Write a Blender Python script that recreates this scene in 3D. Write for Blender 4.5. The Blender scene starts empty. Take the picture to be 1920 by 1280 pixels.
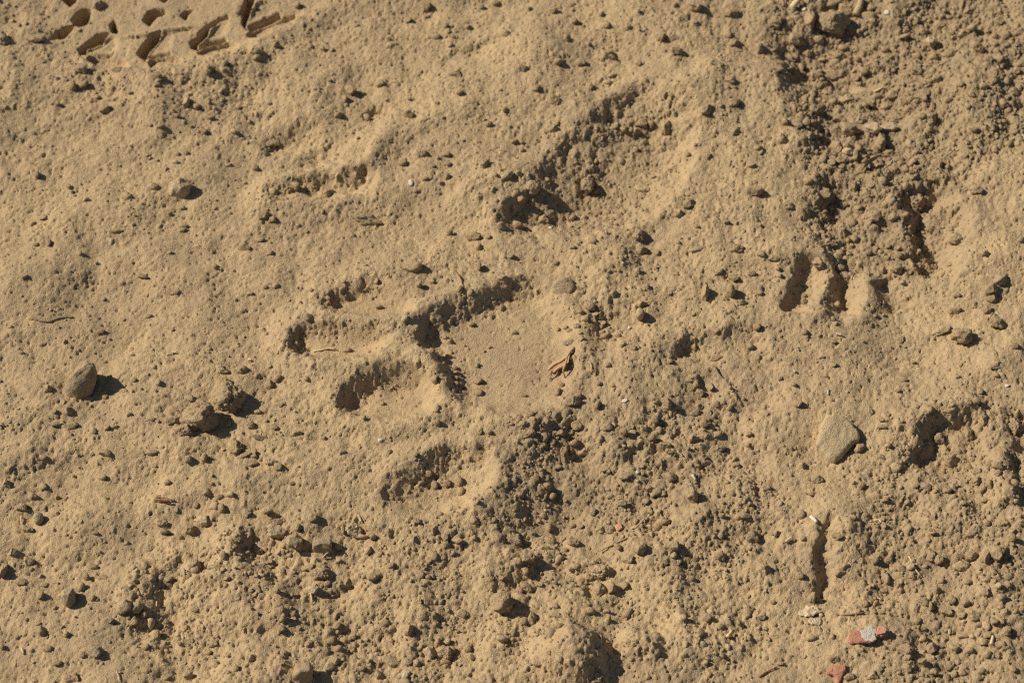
import bpy, math, random
import numpy as np
from mathutils import Vector, geometry, noise as mnoise

# ------------------------------------------------------------------ camera, sky, sun, exposure
SC = bpy.context.scene
COL = SC.collection
DEP = math.radians(55.0)          # camera looks 55 degrees below the horizon
DIST = 1.155                      # metres to the middle of the picture
LENS = 80.0
FPX = LENS / 36.0 * 1920.0
CAM = np.array([0.0, -DIST * math.cos(DEP), DIST * math.sin(DEP)])
FWD = np.array([0.0, math.cos(DEP), -math.sin(DEP)])
UP = np.array([0.0, math.sin(DEP), math.cos(DEP)])

cam = bpy.data.cameras.new('camera')
cam.lens = LENS; cam.sensor_width = 36.0
cam.clip_start = 0.02; cam.clip_end = 500.0
cam.dof.use_dof = True; cam.dof.focus_distance = 1.10; cam.dof.aperture_fstop = 13.0
camo = bpy.data.objects.new('camera', cam)
camo.location = CAM; camo.rotation_euler = (math.pi / 2 - DEP, 0, 0)
COL.objects.link(camo); SC.camera = camo

SUN_EL = math.radians(39.0)
SUN_TO = np.array([-0.95, 0.27])                  # horizontal direction towards the sun
SUN_TO = SUN_TO / np.linalg.norm(SUN_TO)
sdir = Vector((SUN_TO[0] * math.cos(SUN_EL), SUN_TO[1] * math.cos(SUN_EL), math.sin(SUN_EL)))
W = bpy.data.worlds.new('World'); SC.world = W; W.use_nodes = True
nt = W.node_tree; nt.nodes.clear()
sky = nt.nodes.new('ShaderNodeTexSky'); sky.sky_type = 'NISHITA'; sky.sun_disc = False
sky.sun_elevation = SUN_EL; sky.sun_rotation = math.atan2(sdir.x, sdir.y)
bg = nt.nodes.new('ShaderNodeBackground'); bg.inputs['Strength'].default_value = 0.05
wo = nt.nodes.new('ShaderNodeOutputWorld')
nt.links.new(sky.outputs[0], bg.inputs[0]); nt.links.new(bg.outputs[0], wo.inputs[0])
sl = bpy.data.lights.new('sun', 'SUN'); sl.energy = 5.0; sl.angle = math.radians(0.53); sl.color = (1.0, 0.92, 0.79)
so = bpy.data.objects.new('sun', sl); so.rotation_euler = sdir.to_track_quat('Z', 'Y').to_euler(); COL.objects.link(so)
SC.cycles.use_denoising = False; SC.cycles.filter_width = 1.25      # keep the grain of the soil crisp
SC.view_settings.view_transform = 'Standard'; SC.view_settings.look = 'None'
SC.view_settings.exposure = -0.04; SC.view_settings.gamma = 1.0; SC.view_settings.use_curve_mapping = False

RNG = np.random.default_rng(7); random.seed(7)

# ------------------------------------------------------------------ photograph position -> place on the ground
def ground(u, v, z=0.0):
    u = np.asarray(u, float); v = np.asarray(v, float)
    a = (u - 960) / FPX; b = -(v - 640) / FPX
    dy = FWD[1] + b * UP[1]; dz = FWD[2] + b * UP[2]
    t = (z - CAM[2]) / dz
    return a * t + CAM[0], dy * t + CAM[1]
def gmm(pts):                                     # list of (u,v) -> (n,2) metres
    p = np.array(pts, float); x, y = ground(p[:, 0], p[:, 1]); return np.stack([x, y], 1)

# ------------------------------------------------------------------ materials
MATS = {}
def nn(t, k, **kw):
    n = t.nodes.new(k)
    for a, b in kw.items(): setattr(n, a, b)
    return n
def soil(name, ca, cb, cc, bump=0.35, rough=0.96, speck=True):
    m = bpy.data.materials.new(name); m.use_nodes = True; t = m.node_tree; L = t.links.new
    bs = t.nodes['Principled BSDF']; bs.inputs['Roughness'].default_value = rough
    bs.inputs['Specular IOR Level'].default_value = 0.12
    geo = nn(t, 'ShaderNodeNewGeometry')
    n1 = nn(t, 'ShaderNodeTexNoise'); n1.inputs['Scale'].default_value = 28; n1.inputs['Detail'].default_value = 6; n1.inputs['Roughness'].default_value = 0.65
    n2 = nn(t, 'ShaderNodeTexNoise'); n2.inputs['Scale'].default_value = 420; n2.inputs['Detail'].default_value = 5; n2.inputs['Roughness'].default_value = 0.7
    n3 = nn(t, 'ShaderNodeTexNoise'); n3.inputs['Scale'].default_value = 1500; n3.inputs['Detail'].default_value = 3; n3.inputs['Roughness'].default_value = 0.7
    for n in (n1, n2, n3): L(geo.outputs['Position'], n.inputs['Vector'])
    r1 = nn(t, 'ShaderNodeValToRGB'); r1.color_ramp.elements[0].position = 0.36; r1.color_ramp.elements[1].position = 0.64
    r1.color_ramp.elements[0].color = (*ca, 1); r1.color_ramp.elements[1].color = (*cb, 1)
    L(n1.outputs['Fac'], r1.inputs[0])
    mp = nn(t, 'ShaderNodeMapRange'); mp.inputs[1].default_value = 0.42; mp.inputs[2].default_value = 0.72; mp.inputs[3].default_value = 0; mp.inputs[4].default_value = 0.75
    L(n2.outputs['Fac'], mp.inputs[0])
    mx = nn(t, 'ShaderNodeMix', data_type='RGBA'); L(mp.outputs[0], mx.inputs[0]); L(r1.outputs[0], mx.inputs[6]); mx.inputs[7].default_value = (*cc, 1)
    out = mx.outputs[2]
    n4 = nn(t, 'ShaderNodeTexNoise'); n4.inputs['Scale'].default_value = 11; n4.inputs['Detail'].default_value = 7; n4.inputs['Roughness'].default_value = 0.7; L(geo.outputs['Position'], n4.inputs['Vector'])
    mq = nn(t, 'ShaderNodeMapRange'); mq.inputs[1].default_value = 0.46; mq.inputs[2].default_value = 0.66; mq.inputs[3].default_value = 0; mq.inputs[4].default_value = 0.55; L(n4.outputs['Fac'], mq.inputs[0])
    my = nn(t, 'ShaderNodeMix', data_type='RGBA'); L(mq.outputs[0], my.inputs[0]); L(out, my.inputs[6]); my.inputs[7].default_value = (*(x * .78 for x in (ca[0], ca[1] * .985, ca[2] * 1.06)), 1); out = my.outputs[2]
    if name == 'dust':
        at = nn(t, 'ShaderNodeAttribute', attribute_name='turned_and_shaded'); mt = nn(t, 'ShaderNodeMix', data_type='RGBA'); L(at.outputs['Fac'], mt.inputs[0]); L(out, mt.inputs[6]); mt.inputs[7].default_value = (0.40, 0.295, 0.175, 1); out = mt.outputs[2]  # browner mix for broken soil, plus shade painted in trough and hollow
    # value jitter of single grains
    mv = nn(t, 'ShaderNodeMapRange'); mv.inputs[1].default_value = 0.3; mv.inputs[2].default_value = 0.7; mv.inputs[3].default_value = 0.80; mv.inputs[4].default_value = 1.16
    L(n3.outputs['Fac'], mv.inputs[0])
    hs = nn(t, 'ShaderNodeHueSaturation'); L(out, hs.inputs['Color']); L(mv.outputs[0], hs.inputs['Value']); out = hs.outputs[0]
    L(out, bs.inputs['Base Color'])
    ad = nn(t, 'ShaderNodeMath', operation='ADD'); L(n2.outputs['Fac'], ad.inputs[0]); L(n3.outputs['Fac'], ad.inputs[1])
    bp = nn(t, 'ShaderNodeBump'); bp.inputs['Strength'].default_value = bump; bp.inputs['Distance'].default_value = 0.0022
    L(ad.outputs[0], bp.inputs['Height']); L(bp.outputs[0], bs.inputs['Normal'])
    MATS[name] = m; return m
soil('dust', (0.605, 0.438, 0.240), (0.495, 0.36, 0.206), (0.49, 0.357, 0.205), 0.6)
soil('clod', (0.57, 0.415, 0.232), (0.48, 0.352, 0.202), (0.45, 0.332, 0.198), 0.7)
soil('brown', (0.50, 0.362, 0.205), (0.44, 0.32, 0.185), (0.52, 0.378, 0.218), 0.7)
soil('grey', (0.50, 0.38, 0.228), (0.44, 0.335, 0.205), (0.56, 0.41, 0.235), 0.7)
soil('pale', (0.60, 0.45, 0.265), (0.56, 0.42, 0.24), (0.50, 0.37, 0.215), 0.6)
soil('crust', (0.72, 0.57, 0.36), (0.62, 0.48, 0.29), (0.76, 0.62, 0.42), 0.6)
soil('red', (0.58, 0.26, 0.165), (0.52, 0.235, 0.15), (0.56, 0.35, 0.22), 0.6)
soil('pink', (0.72, 0.35, 0.22), (0.65, 0.31, 0.20), (0.68, 0.43, 0.28), 0.6)
soil('cement', (0.62, 0.55, 0.45), (0.68, 0.61, 0.50), (0.58, 0.48, 0.34), 0.6)
soil('white', (0.74, 0.67, 0.53), (0.69, 0.61, 0.46), (0.64, 0.54, 0.38), 0.2, 0.8)
soil('straw', (0.68, 0.52, 0.30), (0.60, 0.44, 0.24), (0.72, 0.58, 0.37), 0.2, 0.7)
soil('twig', (0.36, 0.25, 0.14), (0.30, 0.20, 0.11), (0.42, 0.30, 0.18), 0.3, 0.8)
soil('leaf', (0.56, 0.36, 0.20), (0.48, 0.29, 0.14), (0.62, 0.44, 0.26), 0.3, 0.75)
soil('rust', (0.34, 0.13, 0.06), (0.28, 0.11, 0.05), (0.42, 0.20, 0.10), 0.3, 0.75)
soil('olive', (0.27, 0.21, 0.11), (0.22, 0.17, 0.09), (0.32, 0.25, 0.14), 0.3, 0.8)

# ------------------------------------------------------------------ noise
def perlin(x, y, seed):
    xi = np.floor(x).astype(np.int64); yi = np.floor(y).astype(np.int64); xf = x - xi; yf = y - yi
    def g(ix, iy):
        h = (ix * 374761393 + iy * 668265263 + seed * 2147483647) & 0xffffffff
        h = ((h ^ (h >> 13)) * 1274126177) & 0xffffffff; h = h ^ (h >> 16)
        a = (h & 0xffff).astype(np.float64) * (2 * math.pi / 65536.0); return np.cos(a), np.sin(a)
    sx = xf * xf * xf * (xf * (xf * 6 - 15) + 10); sy = yf * yf * yf * (yf * (yf * 6 - 15) + 10)
    def d(ix, iy, fx, fy):
        gx, gy = g(ix, iy); return gx * fx + gy * fy
    a = d(xi, yi, xf, yf); b = d(xi + 1, yi, xf - 1, yf); c = d(xi, yi + 1, xf, yf - 1); e = d(xi + 1, yi + 1, xf - 1, yf - 1)
    return (a + sx * (b - a)) * (1 - sy) + (c + sx * (e - c)) * sy * 1.0
def sstep(a, b, x):
    t = np.clip((x - a) / (b - a), 0, 1); return t * t * (3 - 2 * t)

# ------------------------------------------------------------------ the ground: one sheet, fine in the middle, coarse to the horizon
def axis(a, b, st, far, gr=1.10):
    core = np.arange(a, b + st * 0.5, st); s = st; lo = []; p = a
    while p > -far: s *= gr; p -= s; lo.append(p)
    s = st; hi = []; p = core[-1]
    while p < far: s *= gr; p += s; hi.append(p)
    return np.array(lo[::-1] + list(core) + hi), len(lo), len(lo) + len(core)
GX, CX0, CX1 = axis(-0.315, 0.315, 0.00058, 60.0)
GY, CY0, CY1 = axis(-0.205, 0.262, 0.00070, 60.0)
NX, NY = len(GX), len(GY)
X, Y = np.meshgrid(GX, GY)                        # [row=y, col=x]
MM = 0.001
CELL = np.maximum(np.gradient(GX)[None, :], np.gradient(GY)[:, None])      # coarse cells carry only coarse relief
def fade(wl): return np.clip((wl / CELL - 2.2) / 2.5, 0, 1)
def N(s, wl): return perlin(X / wl, Y / wl, s) * fade(wl)
WX = (N(1, .013) * 1.8 + N(2, .0055) * 1.1 + N(5, .0026) * .25) * MM
WY = (N(3, .013) * 1.8 + N(4, .0055) * 1.1 + N(6, .0026) * .25) * MM
H = np.zeros_like(X)
ROUGH = np.full_like(X, 0.62)

def window(P, pad):
    i0 = max(0, np.searchsorted(GX, P[:, 0].min() - pad)); i1 = min(NX, np.searchsorted(GX, P[:, 0].max() + pad))
    j0 = max(0, np.searchsorted(GY, P[:, 1].min() - pad)); j1 = min(NY, np.searchsorted(GY, P[:, 1].max() + pad))
    return slice(j0, j1), slice(i0, i1)
def sdf(P, x, y):                                 # signed distance, negative inside
    d = np.full(x.shape, 1e9); ins = np.zeros(x.shape, bool); n = len(P)
    for k in range(n):
        ax, ay = P[k]; bx, by = P[(k + 1) % n]; ex, ey = bx - ax, by - ay
        px, py = x - ax, y - ay
        t = np.clip((px * ex + py * ey) / max(ex * ex + ey * ey, 1e-14), 0, 1)
        d = np.minimum(d, (px - ex * t) ** 2 + (py - ey * t) ** 2)
        c = (ay > y) != (by > y)
        if abs(ey) > 1e-12: ins ^= c & (x < ex * (y - ay) / ey + ax)
    d = np.sqrt(d); return np.where(ins, -d, d)
def smooth_poly(P, it=1):
    for _ in range(it):
        Q = np.roll(P, -1, 0); P = np.stack([P * .75 + Q * .25, P * .25 + Q * .75], 1).reshape(-1, 2)
    return P
DARKSIDE = np.array([-0.80, 0.60])
def pit(pts, depth, sharp=2.2, soft=14., rim=0.0, warp=1.0, smooth=1, rough=None, ramp=0.0, side=DARKSIDE):
    P = smooth_poly(gmm(pts), smooth); w = window(P, .024); x = X[w] + WX[w] * warp; y = Y[w] + WY[w] * warp
    d = sdf(P, x, y) / MM; c = P.mean(0); ext = (P.max(0) - P.min(0)) / 2
    rx, ry = (x - c[0]) / ext[0], (y - c[1]) / ext[1]; r = np.hypot(rx, ry) + 1e-6
    s = (rx * side[0] + ry * side[1]) / r
    wd = sharp + (soft - sharp) * (1 - sstep(-0.35, 0.45, s))
    t = sstep(-0.25 * wd, 0.85 * wd, -d)
    lean = np.clip(1 + ramp * (rx * side[0] + ry * side[1]), 0.0, 2.0)
    H[w] -= depth * MM * t * lean
    if rim: H[w] += rim * MM * np.exp(-((d - 3.0) / (2.6 + 2.2 * rim)) ** 2)
    if rough is not None:
        k = sstep(1.0, -3.0, d); ROUGH[w] = ROUGH[w] * (1 - k) + rough * k
    if depth > 2 and warp > .9: ROUGH[w] = np.maximum(ROUGH[w], 1.0 * np.exp(-((d + sharp * .5) / (sharp * .7)) ** 2) * sstep(-.3, .3, s))
def polydist(P, x, y):
    best = np.full(x.shape, 1e9); sg = np.ones(x.shape); tt = np.zeros(x.shape)
    seg = np.hypot(*(P[1:] - P[:-1]).T); cum = np.concatenate([[0], np.cumsum(seg)]); tot = cum[-1]
    for k in range(len(P) - 1):
        e = P[k + 1] - P[k]; px, py = x - P[k, 0], y - P[k, 1]
        t = np.clip((px * e[0] + py * e[1]) / (e @ e), 0, 1)
        q = np.hypot(px - e[0] * t, py - e[1] * t); m = q < best
        best = np.where(m, q, best); sg = np.where(m, np.sign(e[0] * py - e[1] * px), sg); tt = np.where(m, (cum[k] + t * seg[k]) / tot, tt)
    return best / MM, sg, tt
def step(pts, drop, width, fall, crest=0.0, warp=1.0, flip=False):
    """ground falls on one side of a line (walking along it: to the left in the picture sense of +sg) and climbs back"""
    P = gmm(pts); w = window(P, fall * 2.6 * MM); d, s, t = polydist(P, X[w] + WX[w] * warp, Y[w] + WY[w] * warp)
    ds = d * s * (-1 if flip else 1); end = sstep(0, .14, t) * sstep(1, .86, t)
    H[w] -= drop * MM * sstep(-width * .2, width, ds) * np.exp(-(np.maximum(ds, 0) / fall) ** 2) * end
    if crest: H[w] += crest * MM * np.exp(-((ds + width * .3) / (width * .9)) ** 2) * end
def ridge(pts, amp, wid, warp=1.0, asym=1.0, ends=.12):
    P = gmm(pts); w = window(P, wid * 3 * MM * max(1, asym)); d, s, t = polydist(P, X[w] + WX[w] * warp, Y[w] + WY[w] * warp)
    ww = np.where(s > 0, wid * asym, wid)
    H[w] += amp * MM * np.exp(-(d / ww) ** 2) * sstep(-1e-3, ends, t) * sstep(1 + 1e-3, 1 - ends, t)
def bump(u, v, rx, ry, amp, ang=0., p=2.0, warp=1.0):
    c = gmm([(u, v)])[0]; k = .27 * MM; rx, ry = rx * k, ry * k / .82
    w = window(c[None], max(rx, ry) * 2.6); x = X[w] + WX[w] * warp - c[0]; y = Y[w] + WY[w] * warp - c[1]
    ca, sa = math.cos(math.radians(ang)), math.sin(math.radians(ang))
    q = np.hypot((x * ca + y * sa) / rx, (-x * sa + y * ca) / ry); H[w] += amp * MM * np.exp(-q ** p)
def zone(pts, val, soft=18.):
    P = smooth_poly(gmm(pts), 1); w = window(P, soft * MM); d = sdf(P, X[w] + WX[w] * 3, Y[w] + WY[w] * 3) / MM
    k = sstep(soft * .5, -soft * .5, d); ROUGH[w] = ROUGH[w] * (1 - k) + val * k

# --- how crumbly each patch is
zone([(1430, -60), (1500, 200), (1520, 420), (1560, 500), (1760, 500), (1800, 330), (1960, 260), (1960, -60)], 1.75)
zone([(1240, -60), (1460, 200), (1520, 480), (1420, 620), (1290, 560), (1300, 260), (1200, 60)], 0.75)
zone([(1000, 300), (1080, 230), (1200, 170), (1290, 200), (1290, 330), (1240, 430), (1000, 440), (930, 430)], 1.05)
zone([(950, 800), (1130, 780), (1300, 740), (1420, 820), (1500, 1000), (1420, 1280), (1260, 1280), (1230, 1060), (1080, 960), (920, 970)], 1.2)
zone([(1060, 540), (1180, 430), (1300, 560), (1290, 700), (1120, 700), (1080, 640)], 1.0)
zone([(1650, 760), (1920, 740), (1960, 1300), (1560, 1300), (1600, 1000)], 1.25)
zone([(200, 1060), (420, 1000), (700, 960), (1000, 980), (1200, 1060), (1240, 1300), (560, 1300), (280, 1300)], 1.15)
zone([(-60, 200), (300, 190), (480, 400), (560, 560), (420, 640), (-60, 640)], 0.5)
zone([(100, 120), (300, 130), (520, 90), (560, 160), (340, 220), (130, 180)], 1.0)

# --- browner: broken soil of furrow and right edge, shade painted into trough and hollow
TURN_AND_SHADE = np.zeros_like(X)
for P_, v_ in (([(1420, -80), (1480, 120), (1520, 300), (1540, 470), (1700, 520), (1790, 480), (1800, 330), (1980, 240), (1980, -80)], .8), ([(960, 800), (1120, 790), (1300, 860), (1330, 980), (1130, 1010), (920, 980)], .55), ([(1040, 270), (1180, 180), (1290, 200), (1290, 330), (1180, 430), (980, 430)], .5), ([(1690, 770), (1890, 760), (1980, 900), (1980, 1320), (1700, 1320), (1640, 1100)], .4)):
    P_ = gmm(P_); w_ = window(P_, .05); TURN_AND_SHADE[w_] = np.maximum(TURN_AND_SHADE[w_], v_ * sstep(.022, -.022, sdf(P_, X[w_] + WX[w_] * 6, Y[w_] + WY[w_] * 6)))
# --- soft swells of the dust
TY_FLOOR = [(70, 118), (160, 126), (245, 132), (340, 126), (420, 100), (500, 68), (560, 34), (640, -12), (640, -120), (60, -120), (60, 60)]
PAW = [(520, 600), (560, 560), (620, 525), (710, 508), (800, 520), (900, 515), (1010, 512), (1075, 550), (1105, 640), (1095, 730), (1060, 800), (985, 820), (950, 870), (935, 930), (880, 985), (740, 990), (695, 950), (690, 880), (640, 850), (600, 780), (590, 720), (530, 690)]
HOL = [(1205, 152), (1150, 184), (1092, 236), (1038, 272), (1010, 330), (965, 378), (928, 408), (950, 442), (1060, 446), (1180, 425), (1262, 372), (1312, 285), (1296, 200), (1250, 160)]
UM = np.clip((ROUGH - .25) / .8, .72, 1.0) * 1.45
for PP in (TY_FLOOR, PAW, HOL):
    P_ = gmm(PP); w_ = window(P_, .03); UM[w_] *= .30 + .70 * sstep(-.008, .016, sdf(P_, X[w_], Y[w_]))
H += (N(14, .055) * 6.0 + N(15, .030) * 3.2 + N(16, .017) * 1.6) * MM * UM
H += (N(11, .20) * 5.0 + N(12, .085) * 3.2 + N(13, .040) * 2.0) * MM * np.clip(1.6 - np.hypot(X, Y) * .4, .4, 1)
ridge([(-40, 330), (80, 290), (200, 270), (330, 250)], 2.2, 14, 2); step([(-40, 275), (60, 230), (180, 205), (310, 195)], 4.6, 20, 26, .8, flip=True, warp=2.5)
step([(470, 250), (600, 215), (700, 180)], 2.8, 14, 20, flip=True, warp=2.5)
step([(600, 225), (580, 270), (540, 310)], 3.0, 12, 20, .5, 2.2)
ridge([(-40, 540), (150, 500), (330, 480), (500, 450)], 1.8, 13, 2); ridge([(250, 620), (420, 560), (560, 520)], 1.6, 12, 2)
ridge([(-40, 860), (150, 840), (330, 850), (520, 800)], 2.0, 12, 2); ridge([(60, 1010), (260, 960), (420, 900)], 1.8, 12, 2)
step([(380, 440), (520, 420), (640, 400)], 2.6, 10, 16, flip=True, warp=2.5)
step([(30, 450), (150, 430), (300, 440)], 2.2, 14, 20, flip=True, warp=2.5)
step([(380, 900), (500, 950), (560, 1010)], 3.0, 12, 22, .6, 2.4, flip=True)
# knot of low crests beside the tyre track
pit([(490, 352), (540, 335), (600, 318), (655, 322), (700, 300), (705, 335), (670, 365), (570, 372), (505, 376)], 4.6, 10, 14, 1.0, 2.6)
pit([(470, 262), (520, 232), (580, 222), (610, 250), (560, 285), (500, 292)], 3.0, 11, 14, .6, 2.4)
ridge([(735, 225), (715, 265), (690, 300), (640, 318), (560, 322)], 2.6, 5.5, 1.6)
pit([(672, 200), (690, 186), (730, 184), (745, 200), (725, 218), (690, 220)], 3.0, 5, 8, .4, 1.8, rough=1.3)
pit([(820, 100), (900, 70), (960, 62), (950, 80), (890, 110), (830, 125)], 1.8, 4, 9, 0, 2)
# crumbly hollow between paw print and furrow
pit(HOL, 10.5, 42, 30, .5, 3.0, ramp=-.15); pit(HOL, 2.2, 8, 34, .6, 2.6)
pit([(1205, 158), (1165, 180), (1120, 222), (1150, 232), (1200, 200), (1235, 172)], 2.0, 7, 12, .4, 2.0)
pit([(1015, 322), (1000, 350), (955, 385), (925, 410), (950, 436), (1020, 430), (1075, 395), (1070, 340)], .8, 10, 18, .4, 2.0)
bump(1240, 200, 45, 30, 3.0)
ridge([(1290, 120), (1350, 220), (1420, 330), (1480, 430), (1490, 520)], 5.5, 24, 2.5)
ridge([(1000, 130), (960, 200), (930, 300), (880, 380)], 2.2, 20, 2)
# broad furrow
step([(1395, 20), (1440, 110), (1478, 210), (1508, 320), (1522, 420), (1500, 520), (1476, 600)], 8.4, 24, 60, .8, 3.0)
step([(1310, 30), (1380, 60), (1440, 80), (1500, 110)], 2.0, 8, 18, warp=2, flip=True)
bump(1690, 170, 120, 90, -4.0); bump(1860, 250, 90, 160, 3.5); bump(1600, 300, 50, 90, 2.0)
pit([(1700, 340), (1745, 325), (1790, 350), (1808, 400), (1800, 460), (1785, 512), (1740, 505), (1712, 450), (1690, 395)], 9.5, 15, 13, .8, 2.6, ramp=0, rough=1.3)
pit([(1650, 330), (1720, 310), (1800, 335), (1825, 400), (1815, 480), (1780, 530), (1710, 520), (1660, 450), (1640, 390)], 5.0, 20, 16, .6, 3.0)
ridge([(1680, 335), (1698, 390), (1706, 440), (1724, 500)], 2.6, 8.0, 3.0); bump(1665, 385, 40, 34, 3.0); bump(1610, 430, 60, 50, -3.0)
step([(1560, 90), (1640, 130), (1720, 150)], 4.0, 10, 24, .5, 2.5, flip=True); step([(1540, 250), (1600, 230), (1680, 250)], 3.4, 9, 20, .5, 2.5, flip=True)
bump(1850, 330, 60, 60, 3.0); bump(1880, 520, 60, 50, 2.4); bump(1780, 130, 70, 40, 3.0)
# finger-like ribs below the furrow
ridge([(1522, 478), (1500, 535), (1482, 590)], -6.0, 5.0, 2.2, 1.7); ridge([(1565, 490), (1548, 545), (1530, 605)], 4.6, 6.5, 1.0)
ridge([(1578, 500), (1586, 545), (1580, 592)], -4.4, 5.0, 1.2, 1.6); ridge([(1618, 492), (1628, 545), (1614, 610)], 4.2, 7, 1.0)
ridge([(1650, 515), (1672, 545), (1690, 570)], -4.5, 6, 1.4, 1.6)
# step and knoll right of the print
step([(1262, 668), (1276, 640), (1312, 624), (1370, 620), (1430, 606)], 5.0, 10, 28, .8, 2.0, flip=True)
pit([(1262, 650), (1280, 630), (1312, 630), (1312, 655), (1285, 672), (1265, 675)], 3.0, 4, 8, .3, 1.5, rough=1.2)
bump(1180, 742, 74, 62, 7.0, -25, 2.6, 1.4); step([(1250, 700), (1262, 745), (1240, 790), (1190, 815)], 3.4, 14, 30, 0, 2.0)
step([(1130, 860), (1180, 930), (1210, 1000)], 3.5, 18, 34, 0, 2.5)
step([(1240, 1000), (1260, 1100), (1270, 1200), (1290, 1290)], 4.5, 20, 34, .8, 2.6)
step([(1395, 640), (1370, 700), (1330, 760)], 3.0, 16, 30, 0, 2.5)
step([(1075, 768), (1030, 800), (975, 835), (948, 880), (925, 935), (880, 985)], 8.6, 32, 70, .9, 2.4)
step([(1290, 770), (1330, 830), (1350, 920), (1290, 990)], 5.0, 20, 38, .6, 2.5, flip=False)
bump(1480, 760, 40, 34, 2.6); bump(1440, 800, 60, 40, 2.0)
# hollows near the right edge
pit([(1726, 792), (1760, 776), (1802, 768), (1852, 786), (1872, 868), (1826, 892), (1745, 892), (1706, 884), (1716, 830)], 7.5, 12.0, 14, 1.0, 2.4, rough=1.3, ramp=.2)
ridge([(1872, 840), (1884, 890), (1886, 960)], 3.6, 6, 1.5); ridge([(1910, 850), (1905, 900), (1925, 960)], -3.4, 6, 1.5)
step([(1890, 760), (1885, 800), (1900, 850)], 5.0, 8, 20, .5, 1.8)
# the slot
ridge([(1556, 962), (1549, 1010), (1544, 1060), (1540, 1116)], -4.6, 3.0, 2.2, 1.8, .12); ridge([(1530, 975), (1524, 1050), (1520, 1110)], 1.6, 5, .8)
bump(1580, 1105, 22, 40, -2.0); bump(1590, 1010, 40, 40, 1.8)
# lower hollow, knolls and drops at the near edge
pit([(902, 1112), (914, 1084), (958, 1060), (1002, 1030), (1060, 1048), (1132, 1070), (1142, 1110), (1060, 1140), (960, 1134)], 4.8, 11.0, 16, 1.0, 2.4)
bump(1070, 1232, 62, 40, 13.5, -10, 3.2, 1.2); bump(1182, 1206, 22, 22, 5.0, 0, 3, 1.2); bump(1220, 1216, 20, 24, 4.5, 0, 3, 1.2)
step([(576, 1100), (590, 1150), (600, 1200), (612, 1250)], 5.8, 18, 38, 1.0, 2.4)
step([(258, 1050), (272, 1120), (280, 1200), (276, 1300)], 4.2, 14, 26, .8, 2.6)
step([(325, 995), (345, 1040), (352, 1095)], 3.6, 14, 26, .6, 2.4)
step([(470, 985), (520, 1010), (575, 1040)], 3.6, 10, 20, .6, 2.4, flip=True)
bump(760, 1060, 70, 40, 3.0); bump(480, 1120, 60, 70, 2.5)
bump(150, 745, 60, 40, -2.5); bump(440, 700, 60, 40, 1.5)

# --- the tyre track
pit(TY_FLOOR, 2.2, 11, 11, 0.0, 2.0, rough=0.12)
ridge([(60, 128), (160, 140), (280, 142), (370, 124), (470, 86), (560, 44), (640, 0)], 1.6, 8, 4.0)
bump(40, 62, 40, 26, 3.0)
TREAD = [
 [(144, 87), (153, 77), (182, 55), (206, 53), (190, 73), (163, 84), (158, 95), (150, 97)],
 [(256, 95), (263, 83), (282, 59), (302, 53), (296, 71), (279, 92), (271, 106), (262, 103)],
 [(354, 73), (366, 62), (373, 51), (388, 40), (410, 28), (412, 33), (391, 47), (386, 61), (369, 76), (367, 87), (359, 84)],
 [(454, 8), (459, -14), (478, -16), (472, 6), (466, 24), (459, 40), (469, 48), (460, 46), (452, 35)],
 [(131, 33), (140, 22), (153, 13), (169, 13), (162, 38), (149, 44), (139, 41)],
 [(91, 73), (104, 53), (120, 46), (138, 42), (133, 51), (118, 66)],
 [(114, -4), (118, -14), (146, -14), (141, 1), (130, 9)],
 [(266, 32), (275, 17), (291, 12), (309, 13), (307, 21), (294, 26), (280, 43)],
 [(336, 24), (346, 13), (362, 13), (351, 22), (348, 32)],
 [(203, 40), (212, 30), (222, 44), (218, 55), (208, 52)],
]
LUGFLOOR = [
 [(158, 99), (210, 99), (236, 110), (242, 127), (186, 125), (166, 112)],
 [(272, 106), (316, 98), (348, 110), (334, 126), (286, 130)],
 [(368, 90), (420, 68), (446, 76), (448, 88), (402, 102), (372, 102)],
 [(468, 50), (524, 23), (562, 18), (530, 46), (492, 66), (456, 60)],
]
WEDGE = [
 [(162, 92), (164, 84), (190, 74), (208, 58), (226, 62), (212, 95)],
 [(276, 100), (282, 90), (298, 68), (306, 56), (328, 58), (318, 92)],
 [(372, 80), (388, 62), (394, 48), (412, 34), (432, 30), (422, 60)],
 [(464, 38), (470, 22), (476, 0), (500, -8), (524, 14)],
]
for p in LUGFLOOR: pit(p, 3.4, 1.1, 2.4, 0, .35, smooth=1, rough=.05)
for p in WEDGE: pit(p, 2.0, 1.2, 5, 0, .4, rough=.2)
def swell(p, k=1.03):
    c = np.mean(p, 0); return [tuple(c + (np.array(q) - c) * k) for q in p]
TREAD = [swell(p) for p in TREAD]
for p in TREAD: pit(p, 8.5, 1.0, 2.0, .4, .3, smooth=0, rough=.3)
ridge([(148, 92), (178, 96), (212, 97)], -3.6, 1.1, .4, ends=.04); ridge([(268, 103), (290, 99), (320, 94)], -3.6, 1.1, .4, ends=.04)
ridge([(364, 84), (390, 74), (424, 62)], -5.0, 1.7, .4, ends=.04); ridge([(464, 45), (492, 34), (526, 17)], -5.4, 1.8, .4, ends=.04)
ridge([(225, 63), (280, 60), (310, 52), (368, 45)], 1.3, 1.3, .5); ridge([(225, 66), (280, 64), (312, 56), (368, 49)], -1.2, 1.1, .5)
ridge([(408, 30), (430, 24)], -3.0, 1.4, .3)
for k in range(3):                                  # the track carries on beyond the picture
    for p in TREAD[:4]: pit([(a + 40 + 20 * k, b - 105 - 95 * k) for a, b in p], 6.0, .9, 1.6, .4, .3, rough=.3)

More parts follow.
